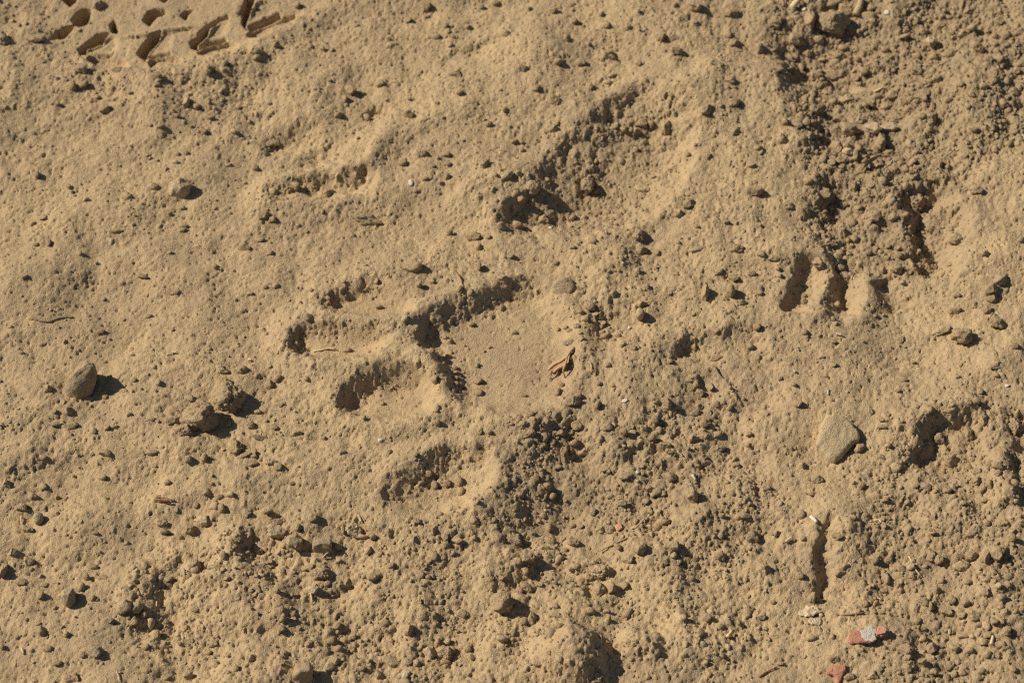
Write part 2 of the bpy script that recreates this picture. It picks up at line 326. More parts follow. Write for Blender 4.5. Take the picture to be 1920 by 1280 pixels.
# --- the paw print
HEEL = [(784, 611), (784, 648), (798, 672), (826, 696), (842, 742), (868, 768), (902, 776), (936, 788), (976, 790), (1034, 788), (1048, 766), (1078, 709), (1086, 652), (1082, 598), (1048, 560), (1018, 530), (996, 526), (954, 526), (922, 546), (856, 572), (828, 583), (808, 599)]
TOES = [
 [(604, 562), (616, 547), (656, 535), (688, 523), (712, 524), (744, 544), (772, 561), (776, 596), (736, 602), (695, 610), (648, 600), (616, 596), (603, 578)],
 [(551, 617), (543, 642), (543, 664), (566, 678), (609, 684), (676, 686), (722, 668), (736, 634), (676, 618), (656, 609), (605, 602), (574, 606)],
 [(636, 734), (632, 759), (655, 784), (703, 797), (774, 797), (816, 782), (828, 742), (806, 707), (750, 699), (711, 707), (668, 723)],
 [(716, 950), (725, 912), (766, 887), (809, 863), (832, 853), (875, 848), (916, 848), (934, 872), (918, 920), (886, 950), (850, 964), (760, 970)],
]
bump(830, 700, 330, 260, 3.0, 0, 3)
pit(HEEL, 5.8, 12.5, 18, 1.8, 1.2, rough=.16, ramp=.05)
pit([(945, 524), (1000, 520), (1030, 545), (1010, 572), (960, 572), (930, 548)], 1.6, 6, 10, .2, 1.0)
pit([(784, 611), (783, 652), (806, 668), (842, 660), (846, 620), (812, 600)], 1.6, 6, 12, .2, 1.0, rough=.7)
pit([(846, 690), (848, 742), (874, 770), (905, 765), (890, 720), (870, 690)], 1.2, 8, 12, .3, 1.0, rough=.8)
pit(TOES[0], 5.2, 10, 11, 1.9, 1.1, rough=.28, ramp=.05)
pit(TOES[1], 4.6, 9.5, 11, 1.8, 1.1, rough=.28, ramp=.05)
pit([(551, 615), (543, 642), (546, 664), (568, 674), (592, 660), (588, 622)], 2.4, 5, 11, .3, 1.0)
pit(TOES[2], 5.5, 10.5, 11, 1.9, 1.1, rough=.28, ramp=.08)
pit([(636, 736), (633, 760), (655, 782), (690, 770), (715, 745), (712, 712), (672, 724)], 1.2, 7, 12, .2, 1.0, rough=.6)
pit(TOES[3], 5.6, 14, 13, 1.5, 1.8, rough=.6, ramp=.08)
pit([(636, 824), (655, 806), (676, 812), (672, 842), (650, 856)], 2.4, 8, 8, .6, 1.4)
for P_, a_, w_ in (([(590, 604), (650, 608), (720, 616), (785, 604)], 2.2, 5.0), ([(776, 596), (800, 582), (850, 560), (915, 532)], 1.6, 5.0), ([(560, 694), (640, 700), (720, 694), (800, 690), (838, 716)], 2.2, 6.0),
                   ([(640, 806), (710, 812), (790, 808), (845, 786)], 2.2, 7.0), ([(700, 900), (760, 868), (830, 838), (910, 830)], 1.8, 7.0), ([(936, 850), (944, 890), (926, 940), (892, 978)], 1.6, 8.0), ([(880, 790), (960, 802), (1040, 800), (1075, 760)], 1.8, 7.0)):
    ridge(P_, a_, w_, 1.6)
bump(925, 705, 60, 30, .8); bump(740, 640, 50, 40, 1.2); bump(980, 735, 70, 22, 1.2, 10)

# --- crumbs: noise, then single grains stamped on
CORE = (slice(CY0, CY1), slice(CX0, CX1))
R = ROUGH
H += (N(21, .021) * 2.0 + N(22, .0105) * 1.5) * MM * (.30 + .70 * R) * np.clip(UM, .5, 1.2)
def billow(sd, wl, X=X + WX * .6, Y=Y + WY * .6): return np.abs(perlin(X / wl, Y / wl, sd)) * fade(wl)
H += (billow(23, .0075) * 1.9 + billow(24, .0040) * 1.35 + billow(25, .0022) * .75) * MM * (.22 + .78 * R) * (.55 + .9 * np.clip(N(26, .03) + .45, 0, 1.2))
H += (N(27, .0030) * .35) * MM * (.3 + .7 * R)
def sampler(A):
    def f(x, y):
        x = np.clip(np.asarray(x, float), GX[0], GX[-1] - 1e-6); y = np.clip(np.asarray(y, float), GY[0], GY[-1] - 1e-6)
        i = np.clip(np.searchsorted(GX, x) - 1, 0, NX - 2); j = np.clip(np.searchsorted(GY, y) - 1, 0, NY - 2)
        a = (x - GX[i]) / (GX[i + 1] - GX[i]); b = (y - GY[j]) / (GY[j + 1] - GY[j])
        return (A[j, i] * (1 - a) + A[j, i + 1] * a) * (1 - b) + (A[j + 1, i] * (1 - a) + A[j + 1, i + 1] * a) * b
    return f
rs = sampler(R)
def stamp(n, rmin, rmax, power, sink):
    x = RNG.uniform(GX[CX0 + 6], GX[CX1 - 7], n * 2); y = RNG.uniform(GY[CY0 + 6], GY[CY1 - 7], n * 2)
    clump = perlin(x / .017, y / .017, 31) * .9 + .5
    keep = RNG.uniform(0, 1.55, n * 2) < rs(x, y) * np.clip(clump, .12, 1.3) * 1.15
    x, y = x[keep], y[keep]; n = len(x)
    r = rmin * (1 - RNG.uniform(0, 1, n) * (1 - (rmin / rmax) ** power)) ** (-1 / power) * MM
    el = RNG.uniform(.65, 1.0, n); an = RNG.uniform(0, math.pi, n); ht = RNG.uniform(.6, 1.05, n); ca, sa = np.cos(an), np.sin(an)
    jit = RNG.uniform(-.45, .45, (n, 5)); dst = RNG.uniform(.6, 1.0, (n, 5)); fl = RNG.uniform(.35, .85, n); sx = RNG.normal(0, .35, n); sy = RNG.normal(0, .35, n)
    ic = np.searchsorted(GX, x); jc = np.searchsorted(GY, y); z = H[jc, ic] - sink * r
    hw = np.ceil(r / .00058).astype(int); out = H.copy()
    for k in np.unique(hw):
        m = hw == k; o = np.arange(-k, k + 1); oj, oi = np.meshgrid(o, o, indexing='ij')
        J = jc[m][:, None] + oj.ravel()[None]; I = ic[m][:, None] + oi.ravel()[None]
        dx = GX[I] - x[m][:, None]; dy = GY[J] - y[m][:, None]
        p = (dx * ca[m][:, None] + dy * sa[m][:, None]) / r[m][:, None]; q = (-dx * sa[m][:, None] + dy * ca[m][:, None]) / (r * el)[m][:, None]
        s = np.zeros_like(p)
        for kk in range(5):
            ak = kk * 1.2566 + jit[m][:, kk:kk + 1]; s = np.maximum(s, (p * np.cos(ak) + q * np.sin(ak)) / dst[m][:, kk:kk + 1])
        s = np.maximum(s, 0) ** 2
        facet = fl[m][:, None] + sx[m][:, None] * p + sy[m][:, None] * q
        zz = np.where(s < 1, z[m][:, None] + (ht * r)[m][:, None] * np.minimum(np.sqrt(np.maximum(0, 1 - s)), facet), -9)
        np.maximum.at(out, (J.ravel(), I.ravel()), zz.ravel())
    H[:] = out
stamp(9000, 1.2, 2.6, 2.2, .45)
stamp(60000, .62, 1.5, 2.2, .30)
stamp(120000, .45, .9, 2.2, .10)
def holes(n):                                      # pinholes and gaps between crumbs
    x = RNG.uniform(GX[CX0 + 6], GX[CX1 - 7], n); y = RNG.uniform(GY[CY0 + 6], GY[CY1 - 7], n); k = RNG.uniform(0, 1.4, n) < rs(x, y) + .15; x, y = x[k], y[k]
    r = RNG.uniform(.5, 1.25, len(x)) * MM; ic = np.searchsorted(GX, x); jc = np.searchsorted(GY, y); o = np.arange(-3, 4); oj, oi = np.meshgrid(o, o, indexing='ij')
    J = jc[:, None] + oj.ravel()[None]; I = ic[:, None] + oi.ravel()[None]; an = RNG.uniform(0, math.pi, len(x))[:, None]
    dx = GX[I] - x[:, None]; dy = GY[J] - y[:, None]; p = dx * np.cos(an) + dy * np.sin(an); q = (dy * np.cos(an) - dx * np.sin(an)) * 1.6
    zz = -1.1 * r[:, None] * np.maximum(0, 1 - (p * p + q * q) / (r * r)[:, None]); np.add.at(H, (J.ravel(), I.ravel()), zz.ravel())
holes(26000)
H[CORE] += (RNG.normal(0, .10, H[CORE].shape) * MM * (.35 + .65 * R[CORE]))
hs = sampler(H)
def on_ground(u, v):                               # where the line of sight meets the soil
    z = 0.0
    for _ in range(14):
        x, y = ground(u, v, z); z = .5 * z + .5 * float(hs(x, y))
    return float(x), float(y), float(hs(x, y))

# --- mesh, split into the sheet and the impressions pressed into it
ZF = H
VCO = np.stack([X, Y, ZF], -1).reshape(-1, 3)
jj, ii = np.meshgrid(np.arange(NY - 1), np.arange(NX - 1), indexing='ij')
q0 = (jj * NX + ii).ravel(); FACES = np.stack([q0, q0 + 1, q0 + NX + 1, q0 + NX], 1)
FID = np.zeros((NY - 1, NX - 1), np.int32)
PIECES = [('ground', None, None)]
def mark(poly, name, parent, grow=0.0):
    P = smooth_poly(gmm(poly), 1); w = window(P, .004)
    js = slice(w[0].start, min(w[0].stop, NY - 1)); is_ = slice(w[1].start, min(w[1].stop, NX - 1))
    d = sdf(P, X[js, is_] + WX[js, is_] * .8, Y[js, is_] + WY[js, is_] * .8) / MM
    PIECES.append((name, parent, poly)); k = len(PIECES) - 1; F = FID[js, is_]; F[d < grow] = k; return k
ktrack = mark(TY_FLOOR, 'tyre_track', 0)
for p in LUGFLOOR: mark(p, 'lug_print', ktrack, .3)
for p in TREAD: mark(p, 'tread_groove', ktrack, .3)
kpaw = mark(PAW, 'paw_print', 0)
mark(HEEL, 'heel_pad_print', kpaw, .5)
for p in TOES: mark(p, 'toe_print', kpaw, .5)
FIDR = FID.ravel(); GOBJ = []
for k, (name, parent, _) in enumerate(PIECES):
    f = FACES[FIDR == k]
    u, inv = np.unique(f, return_inverse=True); f = inv.reshape(-1, 4)
    me = bpy.data.meshes.new(name); me.vertices.add(len(u)); me.vertices.foreach_set('co', VCO[u].astype(np.float32).ravel())
    me.loops.add(f.size); me.loops.foreach_set('vertex_index', f.ravel().astype(np.int32))
    me.polygons.add(len(f)); me.polygons.foreach_set('loop_start', np.arange(0, f.size, 4, dtype=np.int32))
    me.update(); at = me.attributes.new('turned_and_shaded', 'FLOAT', 'POINT'); at.data.foreach_set('value', TURN_AND_SHADE.reshape(-1)[u].astype(np.float32))
    me.materials.append(MATS['dust'])
    o = bpy.data.objects.new(name, me); COL.objects.link(o); GOBJ.append(o)
    if parent is not None: o.parent = GOBJ[parent]
GOBJ[0]['kind'] = 'structure'; GOBJ[0]['label'] = 'sheet of dry tan dusty soil with tracks pressed into it'
GOBJ[ktrack]['label'] = 'smooth tyre track with chevron tread pressed into the dust'
GOBJ[kpaw]['label'] = 'big cat paw print with four toes pressed into the dust'

# ------------------------------------------------------------------ loose things
def tag(o, label, cat, group=None):
    o['label'] = label; o['category'] = cat
    if group: o['group'] = group
    return o
def ico(sub):
    import bmesh
    bm = bmesh.new(); bmesh.ops.create_icosphere(bm, subdivisions=sub, radius=1.0)
    v = np.array([x.co[:] for x in bm.verts]); f = np.array([[a.index for a in p.verts] for p in bm.faces]); bm.free(); return v, f
ICO = {s: ico(s) for s in (1, 2, 3, 4, 5)}
def lump(sub, seed, lumpy=.22, cuts=5, grain=.05, lo=.42):
    v, f = ICO[sub]; v = v.copy(); r = random.Random(seed)
    for _ in range(cuts):                            # broken faces
        n = np.array([r.gauss(0, 1) for _ in range(3)]); n /= np.linalg.norm(n); h = r.uniform(lo, .84)
        d = v @ n - h; v -= np.outer(np.maximum(d, 0) * .92, n)
    off = Vector((r.uniform(-50, 50), r.uniform(-50, 50), r.uniform(-50, 50))); out = []
    for p in v:
        P = Vector(p); k = 1 + lumpy * mnoise.noise(P * 1.3 + off) + lumpy * .6 * mnoise.noise(P * 2.9 + off)
        if sub >= 3: k += grain * mnoise.noise(P * 6.5 + off) * 1.6
        if sub >= 4: k += grain * mnoise.noise(P * 14 + off) + grain * .6 * mnoise.noise(P * 27 + off)
        out.append((p[0] * k, p[1] * k, p[2] * k))
    out = np.array(out); out -= (out.max(0) + out.min(0)) / 2; out /= (out.max(0) - out.min(0)) / 2
    return out, f
def mesh(name, v, f, mat, smooth=True):
    me = bpy.data.meshes.new(name); me.from_pydata([tuple(p) for p in v], [], [tuple(int(i) for i in q) for q in f])
    if smooth: me.polygons.foreach_set('use_smooth', np.ones(len(me.polygons), bool))
    me.materials.append(MATS[mat]); me.update(); return me

# positions read off the photograph, (x, y, width, height) within nine enlarged crops; letter = tone
# g grey stone, d dark brown crumb, p pale, b flat; "!" = has its own entry in NAMED
CROPS = {
 (0, 0): "712,1100,80,50;1475,1200,75,65;1517,1222,45,40;240,1212,55,38;190,1245,35,25d;585,605,60,50d;205,975,35,45g;548,28,60,60g;448,385,80,50;170,215,160,60;840,405,45,50p;875,490,50,60;870,425,80,45;1428,285,65,45;1253,358,45,38;1160,390,45,60;1655,28,45,40d;1325,55,45,50;1135,735,55,35d;1305,735,45,32p;1180,655,40,28d;1520,800,80,40d;1500,580,40,25;1890,640,45,45d;320,582,35,32d;845,882,35,20;980,903,40,26p;990,860,30,25d;1035,855,40,26d;1430,935,40,40d;1275,920,40,22;1018,1162,40,25d;945,1190,28,20d;1040,565,35,60p;1100,595,40,36;1740,258,35,30;1800,272,35,28d;1545,248,40,35d;660,1270,60,30d;1025,1262,60,30d;1830,1085,55,60;1650,1040,50,45;100,145,40,35d;400,480,45,45;465,470,60,40;650,390,70,40;730,518,40,22d;985,645,40,25d;900,705,40,25d;20,225,70,70g",
 (640, 0): "1185,555,80,65;1013,383,65,60g;640,410,65,45;1335,350,60,45;1480,320,110,75;1085,492,50,40d;660,515,45,32d;50,505,75,50;215,470,60,45;120,522,30,22d;370,640,60,50;140,660,45,40;820,693,45,35;1187,720,55,50g;800,915,55,55g;585,858,50,28d;965,790,45,30d;1010,795,35,30;440,855,70,55p;925,978,75,55p;865,975,35,35;985,968,50,30p;1675,685,60,50;1650,728,40,40;1580,725,40,40;1725,695,40,45;1815,715,60,85;1290,1215,40,40;1390,482,25,40d;915,615,32,32d;570,660,35,22d;1050,55,40,35;1180,60,50,35;470,40,60,60d;370,110,50,40d;1450,80,35,28d;1870,285,75,60;1850,215,70,40;1775,205,70,55d;1210,345,50,40;1740,985,40,35;1680,1055,90,50p;1885,1190,55,50;590,985,30,40g;470,995,40,22d;555,1022,45,24d;345,910,50,45;1480,1188,50,35;1130,1220,50,50;865,18,50,36d;780,42,36,28d;700,150,36,28d;580,145,30,30d;1300,120,40,35d;1475,140,50,40;1600,155,40,35d;1260,215,45,35;525,205,55,28;920,185,50,35;985,1255,60,40;890,1262,60,45;1655,355,50,30;1485,462,60,25p;1515,425,60,25d;1000,1110,50,40;150,1225,200,80",
 (1280, 0): "705,115,65,105;515,130,110,75;905,55,90,65;835,20,110,60d;1035,95,100,70;265,75,100,60;65,40,70,60;250,195,50,40;290,245,60,60;520,388,90,45d;745,425,70,60;830,415,120,55;1000,515,120,65p;915,560,90,55p;845,570,50,45;1005,600,70,60;1135,600,65,60;1165,530,55,55;1080,545,60,40;1050,585,50,40;1195,665,120,75;940,720,110,70;995,675,60,55;1060,720,90,60p;1150,715,90,50p;1100,800,60,95;855,825,55,75;920,845,55,50p;885,895,80,50;1145,860,75,50;780,890,50,45;960,870,35,60;1330,550,80,50g;1790,580,70,50d;285,730,60,65g;290,575,70,60d;130,620,65,70;550,775,70,60;425,825,40,40d;385,918,50,35;265,450,60,45;1640,265,80,70;1610,155,50,40;1390,235,60,70p;1805,205,70,60d;1880,180,60,50d;1860,395,50,50;1080,240,50,36;1055,350,70,45;1300,400,70,50d;1015,400,50,45;1300,315,60,40;1400,320,50,40;400,1065,110,70;955,1040,60,55g;795,1080,65,60d;1170,1120,80,70g;1300,1130,100,90;1075,1215,80,60;1175,1215,55,60;1250,1045,50,45;1115,1010,45,40;1640,1060,80,60;590,1150,65,40d;1745,830,40,40;1425,920,50,60d;1390,660,60,50d;1480,560,50,40;1280,100,50,40d;1490,95,45,40d;1060,40,50,45;1620,720,60,30;1380,720,50,30;35,1140,80,50d;430,270,40,60g;600,330,80,35d;640,225,110,70;600,380,60,35p;665,650,55,60;570,675,35,45;800,740,40,45;1430,140,60,50;1560,190,60,50;1240,200,60,40;1130,280,50,35;980,330,55,40;900,270,60,40;1420,440,60,45;1500,300,60,45;1700,330,60,45;1760,120,60,45;1600,60,60,45;1680,480,50,40;1340,180,60,50;700,300,60,45;780,330,55,40;690,560,60,60d;740,610,70,70d;640,700,60,50;720,690,55,55d;870,660,60,45;1240,560,55,45d;1260,620,60,45;870,990,60,45;1020,1090,60,45;700,1010,50,45;900,1140,60,45;980,1160,50,45;1400,1000,70,45d",
 (0, 430): "1235,785,100,55;1350,785,75,50;1250,840,60,50;1025,1125,100,80;965,1065,90,50;840,1057,65,25g;1065,940,60,38g;390,1095,90,45;315,1085,80,30;380,1010,50,45;270,890,50,55;585,1245,70,40;1310,1225,100,90;1395,1250,100,50;1450,1160,90,30d;1650,1140,65,45;1715,835,50,35;1550,830,50,35;1500,870,60,50;1395,1095,55,50g;1720,488,62,40d;1705,705,45,35;610,820,25,28;980,350,55,30d;1205,208,52,38g;800,260,70,32;1360,105,70,45;1395,355,42,25;828,485,45,25g;140,262,45,25d;575,392,32,28g;560,568,50,28d;1455,58,45,25g;1095,100,75,35p;965,560,25,20d;270,75,30,40d;200,85,32,24d;650,8,80,35d;1020,5,55,25d;600,1105,35,30;640,1100,50,28;305,1015,35,28d;945,130,32,22d;880,855,35,40;1505,130,40,30;365,625,22,28d;1805,1165,30,28d;1270,1085,40,36;1440,1015,45,28;850,1245,80,28d;740,700,28,20d;15,1090,40,25d;230,1262,50,30;745,840,30,30;445,135,30,28d;540,190,28,22d;1480,320,28,22d;120,690,28,22d;720,1030,36,28",
 (640, 430): "735,45,85,60d;595,18,52,40;905,278,60,45;1670,112,70,65;1655,35,60,70d;1405,72,50,40d;765,205,30,50;765,100,40,45;430,305,40,38;510,290,30,25;660,335,40,35;210,430,45,28g;195,290,25,35;585,605,40,30g;605,628,40,40;590,705,55,35;730,530,40,28;830,657,28,18d;795,680,22,20;760,760,30,30d;765,845,50,45d;765,910,50,45d;640,795,35,32;640,830,30,30d;640,860,35,32d;500,680,50,40;900,440,36,36d;520,840,40,55g;965,575,40,30;1225,868,42,30d;1210,910,40,45d;1320,925,45,35;1290,960,90,65;1310,1100,60,55;1480,1105,70,55;1480,600,65,45d;1545,592,40,30;1580,640,45,35;1585,680,28,28d;1680,410,55,40;1520,360,55,45g;1700,330,55,50d;1385,430,60,40d;1385,668,32,20g;1490,755,36,32d;1430,980,35,45;1440,860,30,30;1815,965,55,80d;1750,1060,45,50d;1575,1130,40,45d;1735,1165,40,40;1800,1210,80,55;530,1080,45,35d;770,1130,30,30d;830,1130,30,30d;1020,925,45,18d;955,1085,30,20;415,1255,30,25d;270,1240,30,28d;125,1050,25,25d;30,670,50,35d;230,970,25,25;1300,1190,50,45;1350,1240,50,50;1240,1235,50,50;1180,1185,40,40;1270,630,70,36g;1330,575,35,25;1270,565,35,25d;1250,545,30,25;1760,130,28,35d;1885,75,30,35d;1325,70,30,25;820,45,36,30;945,150,50,28;1190,190,50,28;1290,100,40,30;1360,500,45,32;1420,470,45,32;1310,540,40,30d;1460,520,45,32;1350,610,40,30;1130,1160,50,45d;1060,1130,50,45d;1220,1130,45,40",
 (1280, 430): "300,108,80,60d;90,108,110,40g;325,410,70,45;285,275,60,45d;130,360,50,90;540,260,25,32;530,220,30,30;420,352,60,25g;440,135,55,35;515,160,75,40;380,245,50,32d;205,235,60,40;1440,560,110,60p;1215,615,50,50;1520,455,85,65;1755,520,95,70d;1770,285,85,70g;1720,335,85,65;1720,390,65,45d;1620,425,50,50;1530,370,45,32;1690,450,60,60;185,718,75,40d;375,650,40,42g;845,625,38,28d;765,595,36,20d;1005,628,30,20d;845,755,36,32d;785,712,36,20d;645,970,50,45;625,865,40,32;1290,740,30,22d;1205,898,45,24;1535,822,35,22d;1740,762,70,36d;1660,905,40,36d;1845,650,55,36d;1380,1005,45,50d;1490,1018,75,40;1040,1025,60,55;1110,1060,45,30d;1115,1100,60,24g;1855,1100,90,110;1685,1060,45,75p;1600,1140,60,80;1430,1165,65,60;985,1225,70,75;370,1145,40,30d;370,1205,40,30d;155,875,32,50;75,870,40,60;100,915,50,50d;50,835,80,50;200,1140,60,40;860,150,65,35p;755,195,60,60d;875,215,50,50d;860,425,40,50;680,405,40,40;680,372,32,28;835,500,40,32d;1190,220,70,60;1235,295,36,28;680,570,36,40d;415,545,50,45d;1500,195,45,30;1520,60,90,70;1680,130,60,50;1885,60,40,40g;1215,105,40,30;1150,95,40,35;810,75,60,50;950,90,36,24;1035,130,50,40;545,830,30,22d;800,820,30,15;465,1030,30,24;190,970,45,36;90,990,50,40;260,1000,40,32;120,1090,50,40;60,1160,55,45;210,1220,60,45d",
 (0, 850): "30,170,50,60g;75,555,55,55;225,985,75,60g;420,1245,50,50g;375,1255,50,40;1540,440,105,70p;1800,670,140,80;1745,760,75,50p;1125,375,95,65p;900,385,75,50p;920,432,55,42;1060,420,55,50;1195,290,50,45p;1235,305,40,45;1285,230,50,40p;1225,240,45,30;1160,215,50,40d;1095,290,36,36;1320,472,50,50;1440,550,65,40;1375,335,60,45d;1495,320,60,35;1745,360,50,50;1560,375,80,40d;690,855,95,80g;765,860,60,65;800,895,40,40;845,945,40,60p;745,935,65,55;605,925,70,45g;905,925,35,35;930,938,30,30;875,1010,40,50;525,1105,95,70g;1195,635,75,40;1080,620,75,60;940,700,60,40d;850,690,40,40;1265,695,36,30;1540,765,36,40;1580,915,40,45d;1565,980,60,50;1635,920,50,30;1400,1140,55,60;935,1105,45,38d;265,1090,60,36d;320,1165,55,32d;515,630,70,32;585,690,70,36;225,790,45,50;455,745,45,55;480,690,40,45;520,805,30,35;165,600,65,60;150,420,80,45;180,240,70,55;120,300,60,45;320,245,34,28d;570,132,55,32g;935,158,40,32d;1048,30,45,45g;1140,25,45,45;535,440,40,25d;240,20,50,32d;600,5,70,25d;1360,10,100,45;1400,55,90,50;1510,50,70,50;1550,70,50,40g;1630,165,40,20d;1050,1235,60,45;935,1250,40,30d;1160,1110,45,30;815,1080,45,40d;130,720,80,50d;250,730,45,28;1430,685,35,32;1395,665,25,25;1860,1155,75,45;455,1120,40,36;15,650,45,80d;10,1080,30,36d;370,1010,40,36;1195,1060,60,50d;1880,960,50,45d;1850,1040,45,45d;1890,1090,50,45",
 (640, 850): "490,1110,80,75p;580,1110,110,85;365,980,75,70;180,690,80,45g;300,1165,150,70;370,1165,50,50;705,1090,45,40;1455,655,130,80p;1505,745,65,70;1385,690,70,60;1440,750,75,80;940,440,100,60;960,495,110,85;1040,580,75,70;740,375,70,50;610,450,80,60;515,430,45,60;425,375,50,32d;575,470,40,45;645,490,70,40p;75,430,105,80p;125,460,60,35p;175,462,36,36;15,430,35,50d;265,440,50,55;1500,425,60,45;1450,420,60,45;1290,495,70,50;1405,325,40,50g;1335,405,40,30;1290,405,45,30d;1660,525,80,75;1550,520,50,45;1565,275,60,45g;1700,265,45,40g;1765,210,55,40;1715,190,40,32d;1830,130,90,60;1590,125,80,50;1840,520,100,60;1600,590,70,50;1580,735,45,50;1480,880,50,30;1070,925,65,75;1015,935,50,45d;1190,970,36,36;1280,945,60,60;1200,905,80,24;1195,850,45,28d;1245,540,40,24;895,695,35,30;1030,745,75,60;1190,720,32,25;1105,730,50,25;1030,655,40,50;985,600,50,40;895,1030,60,40p;1095,1165,75,40p;590,1045,40,40;650,990,30,25;480,690,40,32;480,715,45,28;585,165,50,40d;655,155,40,55;520,180,40,45d;670,215,50,45;485,110,45,40;1120,90,32,28d;1210,75,40,24;1490,98,30,20;210,1240,60,60;110,1200,50,32d;580,1160,60,30;1485,1050,35,20d;1465,85,50,36d;1500,240,45,30;1080,140,45,40d;1150,180,45,40;1000,230,40,36d;1180,240,45,36",
 (1280, 850): "385,465,85,70g;205,570,60,40d;370,870,70,55d;435,905,60,45;750,145,70,50;725,225,100,30;380,280,40,30g;460,645,55,55;650,680,50,40d;360,800,45,36;500,830,36,30d;210,965,40,32d;720,805,50,75;865,465,65,45;905,630,50,50;880,660,60,40;1070,590,50,45;1150,590,60,60g;1135,695,65,75g;1125,765,50,28d;1500,40,90,70;1640,100,70,40g;1640,155,50,50;1715,170,45,55d;1350,185,70,45g;1300,180,40,28;1480,205,60,36d;1000,180,45,40d;960,160,35,28;1565,275,50,30;1130,255,45,30;1610,450,75,60;1750,555,90,80;1610,570,80,55;1695,575,50,75;1540,570,60,60;1550,630,100,60p;1385,580,60,70;1430,595,50,55;1270,630,50,50p;1440,710,40,36d;1395,435,45,40;1350,825,90,50;1390,855,36,55;1500,815,40,50;1590,715,50,40;1630,910,80,60;1650,950,40,30;1740,930,50,45;1815,620,50,36p;1835,470,50,45;1840,430,40,35;1890,855,50,60;1685,775,50,50;1760,735,40,35p;1470,880,80,45;1110,885,45,25;1235,1100,90,60d;1255,1135,40,45g;1390,1090,70,65d;1520,1095,55,50;1480,1185,70,60;1340,1165,60,45;1665,1215,55,40;1335,980,60,25d;1340,1035,50,40p;930,1245,70,40;1060,1235,60,50;545,1170,50,28;720,1030,60,32d;840,1145,70,60;125,1165,36,28;100,1000,45,50;550,310,60,30d;345,345,70,40;300,60,45,28d;50,235,70,90;220,345,40,25;660,340,45,45g;480,190,25,25d;670,65,40,40;1570,1015,60,25d;950,355,45,25;1700,700,50,40;1780,800,50,40;1580,830,50,40;1420,760,50,36;1560,900,50,40;1700,1010,50,40d;1810,980,55,40;1600,1100,50,40;1700,1120,55,45;1780,1060,45,36;1850,1200,55,45;1560,1220,50,40;1400,1220,50,40;1250,1200,60,45;1180,1080,60,36",
}
# own entries: u, v, width, height (photo pixels), tone, kind, label
NAMED = [
 (151, 711, 64, 64, 'grey', 'stone', 'angular grey brown stone standing on end, throwing the widest shadow', .6, 5),
 (337, 351, 44, 32, 'pale', 'stone', 'flat oval pale stone lying beside a small pebble on smooth dust', .5, 4),
 (289, 350, 20, 15, 'clod', 'pebble', 'small round pebble next to the flat oval stone', .5, 3),
 (373, 781, 72, 62, 'clod', 'dirt_clod', 'large lumpy tan clod, the bigger of a pair of clods', .52, 5),
 (429, 746, 64, 54, 'clod', 'dirt_clod', 'knobbly tan clod with hollows, the smaller of a pair of clods', .4, 5),
 (1803, 629, 42, 36, 'brown', 'dirt_clod', 'round brown clod like a marble on open dust', .7, 4),
 (773, 500, 38, 24, 'clod', 'pebble', 'smooth oval tan pebble lying above the upper toe print', .55, 4),
 (1056, 538, 48, 38, 'grey', 'stone', 'dusty stone half buried at the rim of the heel pad print', -.25, 4),
 (998, 352, 32, 30, 'clod', 'dirt_clod', 'rounded tan clod at the lip of the crumbly hollow', .6, 4),
 (1101, 348, 25, 30, 'grey', 'dirt_clod', 'egg shaped grey clod on the floor of the crumbly hollow', .6, 4),
 (1561, 41, 68, 42, 'clod', 'dirt_clod', 'largest blocky clod in the rubble of the furrow', .5, 5),
 (1199, 588, 18, 22, 'pale', 'pebble', 'smooth yellowish pebble standing right of the heel pad print', .7, 3),
 (1370, 545, 17, 24, 'brown', 'dirt_clod', 'small upright reddish brown clod on bare dust', .8, 3),
 (943, 1127, 39, 40, 'brown', 'dirt_clod', 'dark crumbly round clod in the shallow hollow', .6, 4),
 (72, 972, 20, 24, 'grey', 'pebble', 'lone grey pebble on smooth dust left of the straw bits', .7, 3),
 (128, 1118, 27, 32, 'grey', 'stone', 'upright grey stone with smooth rounded face', .7, 4),
 (566, 1263, 40, 40, 'clod', 'dirt_clod', 'blocky clod with one straight broken face', .6, 4),
 (552, 1015, 34, 29, 'clod', 'dirt_clod', 'tan clod wedged beside a pale slanting clod', .6, 4),
 (604, 1022, 37, 26, 'grey', 'stone', 'flat topped grey stone with a bent straw on it', .6, 4),
]
def hull_stone(pts, seed, sub=3, rough=.06):
    import bmesh
    bm = bmesh.new()
    for p in pts: bm.verts.new(p)
    r = bmesh.ops.convex_hull(bm, input=bm.verts); bmesh.ops.delete(bm, geom=[g for g in r['geom_interior'] if isinstance(g, bmesh.types.BMVert)], context='VERTS')
    for k in range(sub):
        bmesh.ops.triangulate(bm, faces=bm.faces); bmesh.ops.subdivide_edges(bm, edges=bm.edges, cuts=1, use_grid_fill=True)
        bmesh.ops.smooth_vert(bm, verts=bm.verts, factor=.04, use_axis_x=True, use_axis_y=True, use_axis_z=True)
    bmesh.ops.triangulate(bm, faces=bm.faces); bm.normal_update(); off = Vector((seed * 7.3, 1.7, seed))
    for v in bm.verts: v.co += v.normal * rough * (mnoise.noise(v.co * 2.2 + off) * 1.6 + mnoise.noise(v.co * 6 + off) * .7 + mnoise.noise(v.co * 15 + off) * .35)
    v = np.array([x.co[:] for x in bm.verts]); bm.verts.index_update(); f = [[a.index for a in p.verts] for p in bm.faces]; bm.free()
    v -= (v.max(0) + v.min(0)) / 2; v /= (v.max(0) - v.min(0)) / 2; return v, f
